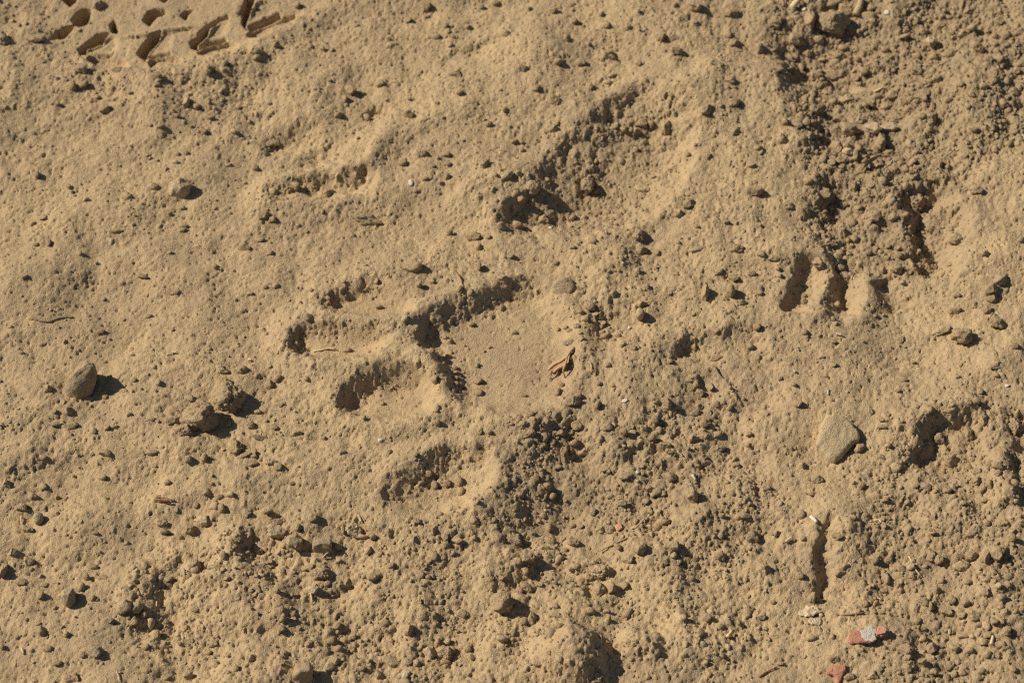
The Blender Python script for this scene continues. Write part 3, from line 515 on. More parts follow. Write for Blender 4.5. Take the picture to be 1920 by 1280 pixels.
# outlines as seen from the camera side (x right, z up), given a front and a back: broken stones with flat faces
HULLS = {0: [(-.95, -.5, -.75), (-.8, -.9, -.95), (.2, -.95, -.9), (.75, -.6, -.5), (1.0, -.3, .35), (.95, .1, .95), (.55, .2, 1.0), (-.2, -.2, .72), (-.75, -.35, .25), (-.9, .5, -.8), (.3, .9, -.9), (.9, .7, -.3), (.8, .6, .6), (0, .6, .5), (-.2, -.8, .1)],
         1: [(-1, -.3, -.2), (-.8, -.8, -.6), (.3, -.9, -.7), (.95, -.4, -.1), (1, .2, .3), (.7, .7, .6), (.0, .5, .95), (-.7, .3, .6), (-.95, .3, .1), (.2, -.6, .6), (-.5, -.5, .4), (.5, .9, -.3), (-.5, .8, -.4)],
         15: [(-.8, -.5, -.9), (-.95, -.3, .2), (-.5, -.4, .9), (.3, -.2, 1), (.9, -.1, .4), (.95, -.4, -.4), (.4, -.9, -.9), (-.3, -.95, -.2), (.1, -.8, .5), (-.6, .8, -.8), (.7, .8, -.8), (.6, .7, .5), (-.5, .6, .5)],
         16: [(-1, -.6, -.8), (-.9, -.5, .5), (-.2, -.4, 1), (.8, -.1, .95), (1, -.2, .1), (.8, -.8, -.9), (-.1, -1, -.6), (-.8, .8, -.8), (.9, .8, -.8), (.7, .8, .6), (-.6, .7, .5)],
         18: [(-1, -.7, .1), (-.9, -.6, .7), (.1, -.3, 1), (.9, -.3, .8), (1, -.7, .0), (.7, -1, -.8), (-.7, -1, -.8), (-.9, .7, .8), (.9, .7, .8), (1, .8, -.8), (-1, .8, -.8)]}
VAR = {}
def variant(sub, k, mat):
    key = (sub, k, mat)
    if key not in VAR:
        v, f = lump(sub, 100 * sub + k, lumpy=.26, cuts=7 + k % 5); VAR[key] = mesh('clod_shape', v, f, mat, sub > 3)
    return VAR[key]
def px_scale(u, v, z):
    x, y = ground(u, v, z); P = np.array([float(x), float(y), z]); return float((P - CAM) @ FWD) / FPX
def place(o, u, v, w, h, up=.3, tilt=14, tall=None):
    x, y, z = on_ground(u, v); s = px_scale(u, v, z)
    a = w * s / 2; b = h * s / 2 * 1.06; c = b * (tall or 1.0)
    # line of sight goes through the middle of the thing: slide back along the ground by its raised centre
    zc = z + up * c; x, y = ground(u, v, zc); z2 = float(hs(float(x), float(y))); zc = .5 * zc + .5 * (z2 + up * c)
    x, y = ground(u, v, zc)
    o.location = (float(x), float(y), zc); o.scale = (a, b, c)
    o.rotation_euler = (math.radians(random.uniform(-tilt, tilt)), math.radians(random.uniform(-tilt, tilt)), random.choice((0, math.pi)) + math.radians(random.uniform(-tilt, tilt)))
    return a, b, c
for i, (u, v, w, h, mat, kind, label, up, sub) in enumerate(NAMED):
    vv, ff = lump(sub, 900 + i, lumpy=.27 if kind == 'dirt_clod' else .15, cuts=2 if kind != 'pebble' else 2, grain=.085 if kind == 'dirt_clod' else .04, lo=.62)
    if i in HULLS: vv, ff = hull_stone(HULLS[i], i)
    o = bpy.data.objects.new(kind, mesh(kind, vv, ff, mat)); COL.objects.link(o)
    place(o, u, v, w, h, up, 6, 1.12 if i == 0 else (1.05 if i in (3, 4) else None))
    if i in HULLS: o.rotation_euler = (0, 0, 0)
    tag(o, label, kind.split('_')[-1])

ZONES = [
 ('inside the heel pad print', HEEL), ('inside the toe print by the pebble', TOES[0]), ('inside the foremost toe print', TOES[1]), ('inside the toe print with steep wall', TOES[2]), ('inside the crumbliest toe print', TOES[3]),
 ('between the paw print pads', PAW),
 ('along the rim of the tyre track', [(-40, -60), (-40, 120), (100, 190), (340, 210), (520, 160), (700, 40), (720, -60)]),
 ('in the big crumbly hollow', [(1190, 140), (1000, 290), (900, 400), (920, 450), (1180, 450), (1290, 370), (1330, 250), (1270, 150)]),
 ('among the rubble of the furrow', [(1400, -60), (1490, 220), (1520, 480), (1800, 500), (1830, 300), (1760, 100), (1780, -60)]),
 ('on the ribs of soil below the furrow', [(1460, 480), (1720, 480), (1720, 640), (1450, 640)]),
 ('on the bank beside the furrow', [(1270, -60), (1270, 640), (1470, 640), (1530, 440), (1420, -60)]),
 ('on the slope beyond the furrow', [(1740, -60), (1740, 740), (1980, 740), (1980, -60)]),
 ('in the dark hollow with broken edges', [(1690, 750), (1690, 930), (1980, 930), (1980, 740)]),
 ('near the red chips', [(1400, 1090), (1400, 1340), (1720, 1340), (1720, 1090)]),
 ('on coarse crumbs past the red chips', [(1720, 930), (1700, 1340), (1980, 1340), (1980, 930)]),
 ('around the narrow slot in the soil', [(1400, 900), (1400, 1090), (1720, 1090), (1720, 900)]),
 ('around the flat pale slab', [(1300, 640), (1300, 900), (1700, 900), (1700, 640)]),
 ('in the trough beside the paw print', [(930, 790), (1300, 660), (1400, 1000), (1200, 1040), (880, 1000)]),
 ('between heel pad print and bank', [(1080, 430), (1080, 720), (1300, 700), (1300, 430)]),
 ('around the pair of lumpy clods', [(300, 640), (300, 860), (540, 900), (540, 640)]),
 ('near the standing grey stone', [(-60, 600), (-60, 860), (300, 860), (300, 600)]),
 ('near the flat oval stone', [(-60, 190), (-60, 600), (500, 600), (460, 190)]),
 ('on the knot of low crests', [(440, 160), (440, 470), (760, 470), (760, 160)]),
 ('on dust between tyre track and hollow', [(500, -60), (500, 560), (1280, 560), (1280, -60)]),
 ('around the shallow hollow', [(850, 980), (850, 1160), (1260, 1160), (1260, 980)]),
 ('around the smooth knoll', [(850, 1150), (850, 1340), (1400, 1340), (1400, 1150)]),
 ('along the drop with the bent straw', [(480, 880), (480, 1340), (860, 1340), (860, 880)]),
 ('on crumbs around the upright grey stone', [(-60, 840), (-60, 1340), (490, 1340), (490, 840)]),
]
def inpoly(P, x, y):
    r = False
    for k in range(len(P)):
        (ax, ay), (bx, by) = P[k], P[(k + 1) % len(P)]
        if (ay > y) != (by > y) and x < (bx - ax) * (y - ay) / (by - ay) + ax: r = not r
    return r
def where(u, v):
    for n, P in ZONES:
        if inpoly(P, u, v): return n
    return 'on the open dry dust'
LIST = []
for (ox, oy), s in CROPS.items():
    for e in s.split(';'):
        t = ''
        if e[-1].isalpha(): t = e[-1]; e = e[:-1]
        x, y, w, h = map(float, e.split(',')); LIST.append((x / 2.977 + ox, y / 2.977 + oy, w / 2.977, h / 2.977, t))
taken = [(n[0], n[1], max(n[2], n[3]) / 2) for n in NAMED]; CL = []
for c in sorted(LIST, key=lambda c: -c[2] * c[3]):
    r = max(c[2], c[3]) / 2
    if any(math.hypot(c[0] - a, c[1] - b) < .62 * max(r, q) for a, b, q in taken): continue
    taken.append((c[0], c[1], r)); CL.append(c)
print('clods', len(CL))
TONE = {'': ('clod', 'tan'), 'd': ('brown', 'dark brown'), 'g': ('grey', 'grey'), 'p': ('pale', 'pale')}
SMALL = []
def look(w, h):
    size = 'large' if w * h > 900 else ('medium' if w * h > 380 else ('small' if w * h > 190 else 'tiny'))
    k = h / w
    return size, ('flat' if k < .55 else 'oblong' if k < .72 else 'rounded' if k < 1.08 else 'upright')
NEIGH = [c for c in CL[:285]] + [(n[0], n[1], n[2], n[3], {'clod': '', 'brown': 'd', 'grey': 'g', 'pale': 'p'}[n[4]]) for n in NAMED]
for i, (u, v, w, h, t) in enumerate(CL):
    if i >= 285 or v > 1290: SMALL.append((u, v, w, h, t)); continue
    mat, tone = TONE[t]; sub = 5 if w * h > 900 else (4 if w * h > 380 else 3)
    kind = 'pebble' if t == 'g' else 'dirt_clod'
    if sub == 5:
        vv, ff = lump(5, 3000 + i, .33, 4, .085, .6); me = mesh(kind, vv, ff, mat)
    else: me = variant(sub, random.randrange(12), mat)
    o = bpy.data.objects.new(kind, me); COL.objects.link(o)
    flat = h < w * .55
    place(o, u, v, w * 1.05, h * 1.05, random.uniform(-.1, .35), 16, .7 if flat else None)
    size, form = look(w, h); near = None; bd = 1e9
    for (u2, v2, w2, h2, t2) in NEIGH:
        dd = math.hypot(u2 - u, v2 - v)
        if 1 < dd < bd: bd = dd; near = (u2, v2, w2, h2, t2)
    gap = bd - (max(w, h) + max(near[2], near[3])) / 2
    kn = lambda q: 'pebble' if q == 'g' else 'clod'
    if gap < 14:
        s2, f2 = look(near[2], near[3]); rel = f"{'against' if gap < 2 else 'beside'} a {s2} {TONE[near[4]][1].split()[0]} {kn(near[4])}"
    else: rel = 'lying apart' if gap < 34 else 'lying alone'
    lab = f"{size} {form} {tone} {kn(t)} {rel} {where(u, v)}"
    if len(lab.split()) > 16: lab = f"{size} {form} {tone} {kn(t)} {where(u, v)}"
    tag(o, lab, kn(t), f"loose {kn(t)}s {where(u, v)}")

# the crumbs too many to count: one object for each tone
def crumbs(name, items, mat, label):
    V = []; F = []; n = 0; base = [lump(1, 5000 + k, .35, 5)[0] for k in range(24)]; f1 = ICO[1][1]; base2 = [lump(2, 5100 + k, .4, 6)[0] for k in range(24)]; f2 = ICO[2][1]
    for (x, y, z, a, b, c, rot, tl) in items:
        big = max(a, b) > .0013; v = random.choice(base2 if big else base) * np.array([a, b, c]); ca, sa = math.cos(rot), math.sin(rot); ct, st = math.cos(tl), math.sin(tl)
        v = np.stack([v[:, 0], v[:, 1] * ct - v[:, 2] * st, v[:, 1] * st + v[:, 2] * ct], 1)
        v = np.stack([v[:, 0] * ca - v[:, 1] * sa, v[:, 0] * sa + v[:, 1] * ca, v[:, 2]], 1) + np.array([x, y, z])
        V.append(v); F.append((f2 if big else f1) + n); n += len(v)
    V = np.concatenate(V); F = np.concatenate(F); me = bpy.data.meshes.new(name)
    me.vertices.add(len(V)); me.vertices.foreach_set('co', V.astype(np.float32).ravel())
    me.loops.add(F.size); me.loops.foreach_set('vertex_index', F.ravel().astype(np.int32))
    me.polygons.add(len(F)); me.polygons.foreach_set('loop_start', np.arange(0, F.size, 3, dtype=np.int32))
    me.materials.append(MATS[mat]); me.update(); me.validate()
    o = bpy.data.objects.new(name, me); COL.objects.link(o); o['kind'] = 'stuff'; tag(o, label, 'crumbs'); return o
IT = {'clod': [], 'brown': [], 'grey': [], 'pale': []}
for (u, v, w, h, t) in SMALL:
    x, y, z = on_ground(u, v); s = px_scale(u, v, z); a = w * s / 2 * 1.05; b = h * s / 2 * 1.1
    x, y = ground(u, v, z + .35 * b); IT[TONE[t][0]].append((float(x), float(y), z + .35 * b, a, b, b, random.uniform(-.3, .3), random.uniform(-.4, .4)))
NR = 19000
rx = RNG.uniform(-.42, .42, NR * 5); ry = RNG.uniform(-.30, .36, NR * 5)
den = np.clip(rs(rx, ry), .2, 1.6) ** 2.0 * np.clip(perlin(rx / .022, ry / .022, 77) * 1.3 + .55, .05, 1.5)
keep = RNG.uniform(0, 2.2, NR * 5) < den; rx, ry = rx[keep][:NR], ry[keep][:NR]; rz = hs(rx, ry); rr = rs(rx, ry)
for x, y, z, q in zip(rx, ry, rz, rr):
    r = .50 * (1 - random.random() * .985) ** (-1 / 2.5) * MM * (.62 + .45 * q)
    r = min(r, 3.0 * MM); a, b, c = r * random.uniform(.85, 1.25), r * random.uniform(.75, 1.0), r * random.uniform(.6, .95)
    k = random.random(); m = 'brown' if k < (.20 if q < 1.3 else .55) else ('grey' if k < .36 else ('pale' if k < .46 else 'clod'))
    IT[m].append((x, y, z + random.uniform(-.25, .35) * c, a, b, c, random.uniform(0, 6.28), random.uniform(-.5, .5)))
for k in range(9000):                              # the same ground goes on around the picture
    x, y = random.uniform(-.85, .85), random.uniform(-.75, .85)
    if abs(x) < .33 and -.22 < y < .28 or math.hypot(x, y) > .85 or perlin(np.array([x / .05]), np.array([y / .05]), 78)[0] < random.uniform(-.5, .35): continue
    r = .7 * (1 - random.random() * .985) ** (-1 / 2.4) * MM; r = min(r, 6 * MM); c = r * random.uniform(.6, .95); k2 = random.random(); m = 'brown' if k2 < .2 else ('grey' if k2 < .36 else ('pale' if k2 < .46 else 'clod'))
    IT[m].append((x, y, float(hs(x, y)) + random.uniform(-.1, .35) * c, r * random.uniform(.85, 1.25), r * random.uniform(.75, 1.0), c, random.uniform(0, 6.28), random.uniform(-.5, .5)))
crumbs('soil_crumbs', IT['clod'], 'clod', 'countless fine tan soil crumbs strewn over the dust')
crumbs('brown_crumbs', IT['brown'], 'brown', 'scattered fine dark brown crumbs over the dust')
crumbs('grey_grit', IT['grey'], 'grey', 'scattered fine grey grit over the dust')
crumbs('pale_grit', IT['pale'], 'pale', 'scattered fine pale grit over the dust')

# ------------------------------------------------------------------ flakes, slab, chips
def fitplane(P):
    z = hs(P[:, 0], P[:, 1]); A = np.c_[P[:, 0], P[:, 1], np.ones(len(P))]; c = np.linalg.lstsq(A, z, rcond=None)[0]; return c
def plate(name, pts, thick, mat, dome=.0, lift=.0, jag=.25, rough=.12, seed=1, parent=None, plane=None, zoff=0.0, tilt=(0, 0)):
    """a broken flake: outline in photo pixels laid on the soil, thickness in mm"""
    uv = np.array(pts, float); c = uv.mean(0); zg = on_ground(*c)[2]
    P = np.stack(ground(uv[:, 0], uv[:, 1], zg + thick * MM), 1)
    Q = []
    for k in range(len(P)):
        a, b = P[k], P[(k + 1) % len(P)]; n = max(1, int(np.hypot(*(b - a)) / (1.0 * MM)))
        for q in range(n): Q.append(a + (b - a) * q / n)
    P = np.array(Q); ctr = P.mean(0); rr = random.Random(seed)
    P = P + np.array([[rr.gauss(0, jag), rr.gauss(0, jag)] for _ in P]) * MM * .5
    pl = fitplane(P) if plane is None else plane
    zz = lambda p: pl[0] * p[0] + pl[1] * p[1] + pl[2]
    lowest = max(0.0, float(np.percentile(hs(P[:, 0], P[:, 1]) - np.array([zz(p) for p in P]), 70)))
    base = lowest + (lift + zoff) * MM; n = len(P)
    def edge(p): return -float(sdf(P, np.array([p[0]]), np.array([p[1]]))[0]) / MM
    def zt(p, e):
        d = (p - ctr) / MM
        return zz(p) + base + thick * MM * (1 + e) + (d[0] * tilt[0] + d[1] * tilt[1]) * MM + rough * MM * (mnoise.noise(Vector((p[0] * 130, p[1] * 130, seed))) + .7 * mnoise.noise(Vector((p[0] * 400, p[1] * 400, seed))) + .4 * mnoise.noise(Vector((p[0] * 1100, p[1] * 1100, seed))))
    ext = float((P.max(0) - P.min(0)).min()); g = max(.45 * MM, ext / 26); pts2 = [Vector(p) for p in P]
    for gx in np.arange(P[:, 0].min(), P[:, 0].max(), g):
        for gy in np.arange(P[:, 1].min(), P[:, 1].max(), g):
            p = np.array([gx + rr.uniform(-.3, .3) * g, gy + rr.uniform(-.3, .3) * g])
            if edge(p) > .4 * g / MM: pts2.append(Vector(p))
    vs, _, fs, _, _, _ = geometry.delaunay_2d_cdt(pts2, [], [list(range(n))], 1, 1e-7)
    half = ext / 2 / MM; V = []; hem = []
    for p in vs:
        q = np.array(p[:]); e = max(0., edge(q)); k = min(1., e / (.35 * thick + .25)); V.append((q[0], q[1], zt(q, dome * min(1., e / (half * .8)) - .30 * (1 - k) ** 2)))
    F = [tuple(f) for f in fs]; m = len(V); idx = []
    cnt = {}
    for f in F:
        for k in range(len(f)): ed = (f[k], f[(k + 1) % len(f)]); cnt[ed] = 1
    rim = {a: b for (a, b) in cnt if (b, a) not in cnt}; low = {}
    for a_ in rim:
        q = np.array(V[a_][:2]); q = ctr + (q - ctr) * .95; low[a_] = len(V); V.append((q[0], q[1], zt(q, -1.35)))
    for a_, b_ in rim.items(): F.append((b_, a_, low[a_], low[b_]))
    me = mesh(name, V, F, mat)
    import bmesh
    bm = bmesh.new(); bm.from_mesh(me); bmesh.ops.recalc_face_normals(bm, faces=bm.faces); bm.to_mesh(me); bm.free()
    o = bpy.data.objects.new(name, me); COL.objects.link(o)
    if parent: o.parent = parent
    return o, pl
def cr(pts, ox, oy, k=2.977): return [(a / k + ox, b / k + oy) for a, b in pts]
o, _ = plate('flat_stone', cr([(800, 1040), (900, 1045), (950, 1085), (985, 1120), (990, 1165), (940, 1190), (900, 1240), (860, 1278), (820, 1262), (750, 1200), (750, 1170), (765, 1100)], 1280, 430), 4.5, 'pale', .12, 0, .5, .7, 3, tilt=(-.05, .06))
tag(o, 'broad flat pale slab of hardened soil, the largest flat piece', 'slab')
c6 = lambda p: cr(p, 1460, 1120, 8.0)
o, pl = plate('brick_chip', c6([(1035, 520), (1150, 488), (1215, 500), (1330, 452), (1410, 446), (1480, 465), (1545, 450), (1622, 520), (1600, 570), (1540, 602), (1500, 590), (1452, 602), (1445, 655), (1380, 690), (1300, 680), (1240, 684), (1180, 696), (1060, 690), (1030, 655)]), 1.6, 'red', .05, .4, .35, .22, 4)
tag(o, 'flat red brick chip with a crust of grey mortar across its middle', 'brick chip')
m, _ = plate('mortar_crust', c6([(1210, 508), (1270, 490), (1322, 453), (1402, 443), (1422, 490), (1475, 510), (1448, 560), (1428, 590), (1452, 610), (1447, 662), (1382, 698), (1302, 684), (1262, 652), (1240, 600)]), .5, 'cement', .1, .2, .45, .3, 5, o, pl, 2.1)
m['label'] = 'grey mortar crust with broken edge'
m, _ = plate('lit_corner', c6([(1452, 508), (1485, 470), (1545, 455), (1618, 520), (1596, 566), (1540, 598), (1500, 586), (1456, 596), (1440, 570)]), .3, 'pink', .1, .2, .3, .3, 6, o, pl, 2.1)  # brighter light on the tilted corner, painted as a pinker layer
m['label'] = 'broken corner of the red chip, brighter light painted in as pink'
o, _ = plate('brick_chip', c6([(718, 1092), (790, 1020), (930, 1000), (1003, 998), (1006, 1100), (962, 1170), (935, 1250), (890, 1290), (868, 1220), (850, 1170), (780, 1130), (730, 1125)]), 1.8, 'red', .05, .2, .4, .5, 7, tilt=(.03, .03))
tag(o, 'plain red brick chip partly dusted over, without mortar', 'brick chip')
o, _ = plate('brick_chip', cr([(1528, 398), (1560, 390), (1572, 420), (1547, 438), (1532, 428)], 640, 850), 1.0, 'pink', .1, .3, .12, .1, 8)
tag(o, 'tiny pink chip beside two rounded clods and a straw', 'brick chip')
o, _ = plate('brick_chip', cr([(352, 1202), (386, 1210), (366, 1250), (333, 1262), (342, 1228)], 640, 850), 1.0, 'crust', .1, .3, .12, .1, 9)
tag(o, 'small pinkish white chip lying below a dark shadowed clod', 'chip')
for k, (p, lab) in enumerate([
   ([(330, 130), (420, 110), (560, 130), (660, 140), (670, 200), (560, 270), (430, 290), (300, 270), (290, 200)], 'bumpy pale lime crust at the foot of the narrow slot'),
   ([(420, 310), (520, 280), (640, 290), (650, 350), (590, 400), (480, 400), (430, 370)], 'flat pale plate of crust with a crack beside it')]):
    o, _ = plate('lime_crust', c6(p), 1.0, 'crust', .1, -.2, 1.0, 1.5 if k == 0 else .6, 20 + k); tag(o, lab, 'crust')
o, _ = plate('pebble', c6([(600, 235), (650, 225), (680, 255), (650, 285), (610, 275)]), 1.0, 'crust', .3, .2, .1, .1, 23); tag(o, 'small oval pale pebble between the two pale crusts', 'pebble')
WH = [((1553, 735, 5, 11), 'white seed husk standing out above the flat pale slab'), ((1888, 723, 9, 6), 'white flake on the open slope near dark crumbs'), ((713, 824, 9, 6), 'white flake just below the toe print with the straight dark wall'),
      ((770, 342, 10, 12), 'greenish white chip on the dust near the low crests'), ((1032, 426, 7, 5), 'tiny white flake under the lip of the crumbly hollow'), ((1507, 16, 9, 9), 'bluish white flake beside a straw stub among rubble'),
      ((1663, 24, 13, 7), 'ivory flake on the coarse rubble'), ((1172, 751, 13, 6), 'ivory husk on the knoll beside the heel pad print'), ((1196, 884, 9, 7), 'ivory flake in the shaded trough'), ((1180, 614, 6, 6), 'ivory seed below the yellowish pebble')]
for k, ((u, v, w, h), lab) in enumerate(WH):
    o, _ = plate('white_flake', [(u + w / 2 * math.cos(a) * random.uniform(.75, 1.1), v + h / 2 * math.sin(a) * random.uniform(.75, 1.1)) for a in np.linspace(0, 6.28, 8)[:-1]], .45, 'white', .1, .3, .2, .12, 30 + k)
    tag(o, lab, 'flake')

# ------------------------------------------------------------------ straws, twigs, leaves
def tube(name, pts, rad, mat, lift=.3, arch=0.0, parent=None, taper=.7, follow=True, flatz=1.0, zs=None):
    n = len(pts); G = []
    for k, (u, v) in enumerate(pts):
        x, y, z = on_ground(u, v); zz = z + (lift + rad) * MM
        if zs is not None: zz = zs[0] + zs[1 + k] * MM
        x, y = ground(u, v, zz); G.append((float(x), float(y), zz))
    G = np.array(G)
    if follow and zs is None and n > 2:                      # a stiff stalk: straighten its height
        t = np.linspace(0, 1, n); c = np.polyfit(t, G[:, 2], 1); zl = np.polyval(c, t); G[:, 2] = np.maximum(zl, G[:, 2] * .5 + zl * .5) + arch * MM * np.sin(t * math.pi)
    T = []
    for k in range(n - 1):
        for q in range(3): T.append(G[k] + (G[k + 1] - G[k]) * q / 3)
    T.append(G[-1]); T = np.array(T); n = len(T); V = []; F = []; S = 7
    for k in range(n):
        d = T[min(k + 1, n - 1)] - T[max(k - 1, 0)]; d /= np.linalg.norm(d) + 1e-9
        a = np.cross(d, [0, 0, 1]); a /= np.linalg.norm(a) + 1e-9; b = np.cross(a, d)
        r = rad * MM * (1 - (1 - taper) * k / n) * (1 + .18 * mnoise.noise(Vector((k * .7, rad * 9, u))))
        for s in range(S): an = 2 * math.pi * s / S; V.append(T[k] + a * r * math.cos(an) + b * r * flatz * math.sin(an))
    for k in range(n - 1):
        for s in range(S): F.append((k * S + s, k * S + (s + 1) % S, (k + 1) * S + (s + 1) % S, (k + 1) * S + s))
    F.append(tuple(range(S))[::-1]); F.append(tuple((n - 1) * S + s for s in range(S)))
    o = bpy.data.objects.new(name, mesh(name, V, F, mat)); COL.objects.link(o)
    if parent: o.parent = parent
    return o
def z3(pts, ox, oy): return cr(pts, ox, oy)
ST = [
 ('straw', z3([(715, 350), (732, 366), (748, 382)], 1280, 850), 1.1, 'white', 'thick white straw stub at the upper end of the narrow slot'),
 ('straw', z3([(1068, 372), (1095, 370), (1110, 383)], 1280, 850), .6, 'straw', 'bent white straw bit right of the narrow slot'),
 ('straw', z3([(575, 490), (592, 478), (612, 464)], 1280, 850), .7, 'straw', 'short yellow straw left of the narrow slot'),
 ('straw', z3([(250, 1022), (262, 1006), (275, 988)], 1280, 850), .9, 'straw', 'short ivory straw on dust left of the mortar crusted chip'),
 ('straw', z3([(55, 118), (63, 132), (72, 146)], 1280, 850), .8, 'white', 'ivory straw stub on the dark rough slope near the slab'),
 ('grass_stem', z3([(1262, 575), (1285, 612), (1302, 645), (1328, 685)], 1280, 850), .4, 'straw', 'long thin curved grass stem on the coarse crumbs'),
 ('straw', z3([(1722, 1062), (1727, 1040), (1733, 1015)], 1280, 850), .9, 'straw', 'ivory straw stub beyond the mortar crusted chip'),
 ('straw', z3([(1885, 640), (1905, 643), (1925, 648)], 1280, 850), .4, 'straw', 'thin straw bit by a cluster of clods'),
 ('twig', z3([(1305, 893), (1340, 896), (1400, 888)], 1280, 850)[:0] or z3([(880, 900), (940, 894), (1015, 886)], 1280, 850), .5, 'twig', 'dusty thin twig between lime crust and mortar crusted chip'),
 ('root', z3([(165, 492), (220, 508), (275, 513), (325, 497), (370, 490), (408, 492)], 0, 430), 1.0, 'clod', 'dusty wavy root lying on smooth dust'),
 ('straw', z3([(1748, 682), (1790, 672), (1830, 663), (1875, 668)], 0, 430), .55, 'straw', 'thin pale straw inside the foremost toe print'),
 ('straw', z3([(930, 700), (960, 690), (990, 684)], 0, 430), .4, 'straw', 'faint pale straw on smooth dust left of the print'),
 ('straw', z3([(1385, 722), (1405, 728)], 0, 430), .5, 'white', 'tiny white straw above the pair of lumpy clods'),
 ('straw', z3([(1733, 775), (1740, 805), (1738, 840)], 0, 850), .45, 'straw', 'pale straw hanging over the drop below a pale clod'),
 ('straw', z3([(1800, 580), (1825, 560), (1850, 540), (1858, 548)], 0, 850), .4, 'straw', 'bent thin straw leaning on the flat topped grey stone'),
 ('straw', z3([(122, 1085), (127, 1100), (130, 1115)], 0, 850), .7, 'straw', 'short ivory straw on the crumbly corner'),
 ('straw', z3([(120, 348), (118, 368), (122, 395)], 0, 850), .4, 'straw', 'thin straw beside the lone grey pebble'),
 ('straw', z3([(875, 825), (874, 852)], 0, 850), .4, 'straw', 'small upright straw among grey pebbles'),
 ('straw', z3([(1615, 420), (1640, 412), (1668, 390), (1692, 362)], 640, 850), .5, 'straw', 'slender white straw next to the tiny pink chip'),
 ('twig', z3([(1440, 548), (1510, 510), (1620, 455), (1720, 425), (1810, 365), (1822, 315)], 640, 850), .35, 'twig', 'long hair-thin dark twig crossing crumbs near the tiny pink chip'),
 ('twig', z3([(92, 340), (105, 360), (112, 380)], 640, 850), .4, 'straw', 'short bent stalk below the lowest toe print'),
 ('twig', z3([(620, 222), (645, 248), (662, 275), (680, 320), (668, 352)], 640, 430), .45, 'twig', 'thin bent twig above the heel pad print'),
 ('grass_stem', z3([(1380, 735), (1392, 752), (1398, 775)], 640, 430), .4, 'straw', 'fine pale stem right of the curled dry leaf'),
 ('twig', z3([(640, 835), (655, 825), (670, 820)], 640, 430), .3, 'straw', 'short fine straw on the heel pad wall'),
 ('twig', z3([(1875, 1235), (1890, 1252), (1905, 1262)], 640, 430), .5, 'straw', 'small straw below the knoll'),
 ('straw', z3([(610, 42), (635, 15), (655, -10)], 1280, 0), 2.0, 'straw', 'thick dry stalk stub poking up among the furrow rubble'),
 ('straw', z3([(965, 85), (985, 40), (1000, -10)], 1280, 0), 2.2, 'pale', 'thick pale stalk lying between furrow clods'),
 ('straw', z3([(1068, 512), (1090, 502), (1120, 486)], 1280, 0), .7, 'straw', 'yellow straw bit among the furrow clods'),
 ('twig', z3([(1400, 570), (1392, 590), (1390, 615)], 1280, 0), .5, 'twig', 'small dark upright twig at the edge of the rubble'),
 ('straw', z3([(855, 580), (870, 584), (888, 588)], 1280, 430), .6, 'white', 'white straw bit below the ribs of soil'),
 ('straw', z3([(620, 785), (630, 795)], 1280, 430), .6, 'white', 'tiny white straw above the flat slab on open dust'),
 ('grass_stem', z3([(650, 1215), (662, 1240), (668, 1275)], 0, 850), .35, 'straw', 'fine pale stem on the crumbly near ground'),
 ('grass_stem', z3([(425, 1245), (470, 1215), (525, 1190)], 1280, 850), .4, 'rust', 'fine reddish stem left of the plain red chip'),
 ('straw', z3([(940, 280), (948, 255), (962, 232)], 1280, 430), .35, 'straw', 'fine straw on the ribs of soil'),
]
for n, p, r, m, lab in ST: tag(tube(n, p, r, m, lift=-.7 if n == 'root' else .45), lab, n.split('_')[-1] if n != 'grass_stem' else 'stem')

# curled dry leaf on the heel pad floor: rolled blades either side of a raised midrib
c5 = lambda p: cr(p, 980, 620, 10.667)
zl = on_ground(1050, 690)[2]
leaf = bpy.data.objects.new('dry_leaf', None); COL.objects.link(leaf); tag(leaf, 'curled torn dry brown leaf with raised midrib in the heel pad print', 'leaf')
tube('midrib', c5([(1030, 335), (950, 420), (890, 515), (868, 620), (850, 690), (808, 790), (828, 880), (850, 965)]), .62, 'leaf', parent=leaf, taper=.6, zs=[zl, 1.5, 4.2, 5.2, 5.6, 5.6, 5.0, 3.0, .8])
def sheet(name, A, B, za, zb, mat, bulge, parent, n=10):
    """curved blade between two edges given in photo pixels, heights in mm over the heel floor; has thickness"""
    A, B = np.array(A, float), np.array(B, float); V = []; F = []; m = 7
    for side in (0, 1):
        for i in range(n + 1):
            t = i / n * (len(A) - 1); k = min(int(t), len(A) - 2); f = t - k
            a = A[k] * (1 - f) + A[k + 1] * f; b = B[k] * (1 - f) + B[k + 1] * f
            z0 = za[k] * (1 - f) + za[k + 1] * f; z1 = zb[k] * (1 - f) + zb[k + 1] * f
            for j in range(m):
                s = j / (m - 1); p = a * (1 - s) + b * s
                z = zl + (z0 * (1 - s) + z1 * s + bulge * math.sin(math.pi * s) + .35 * mnoise.noise(Vector((i * .6, j * .8, bulge)))) * MM - side * .35 * MM
                x, y = ground(p[0], p[1], z); V.append((float(x), float(y), z))
    K = (n + 1) * m
    for i in range(n):
        for j in range(m - 1):
            q = i * m + j; F.append((q, q + 1, q + m + 1, q + m)); F.append((K + q, K + q + m, K + q + m + 1, K + q + 1))
    for i in range(n):
        for j in (0, m - 1): q = i * m + j; F.append((q, q + m, K + q + m, K + q))
    for j in range(m - 1):
        for i in (0, n): q = i * m + j; F.append((q, q + 1, K + q + 1, K + q))
    o = bpy.data.objects.new(name, mesh(name, V, F, mat)); COL.objects.link(o); o.parent = parent; return o
sheet('blade', c5([(870, 490), (760, 560), (640, 620), (540, 690), (480, 770)]), c5([(870, 580), (780, 640), (680, 690), (600, 740), (520, 800)]), [4.6, 4.2, 3.2, 2.2, .6], [4.4, 4.0, 3.0, 2.0, .4], 'leaf', 1.6, leaf)
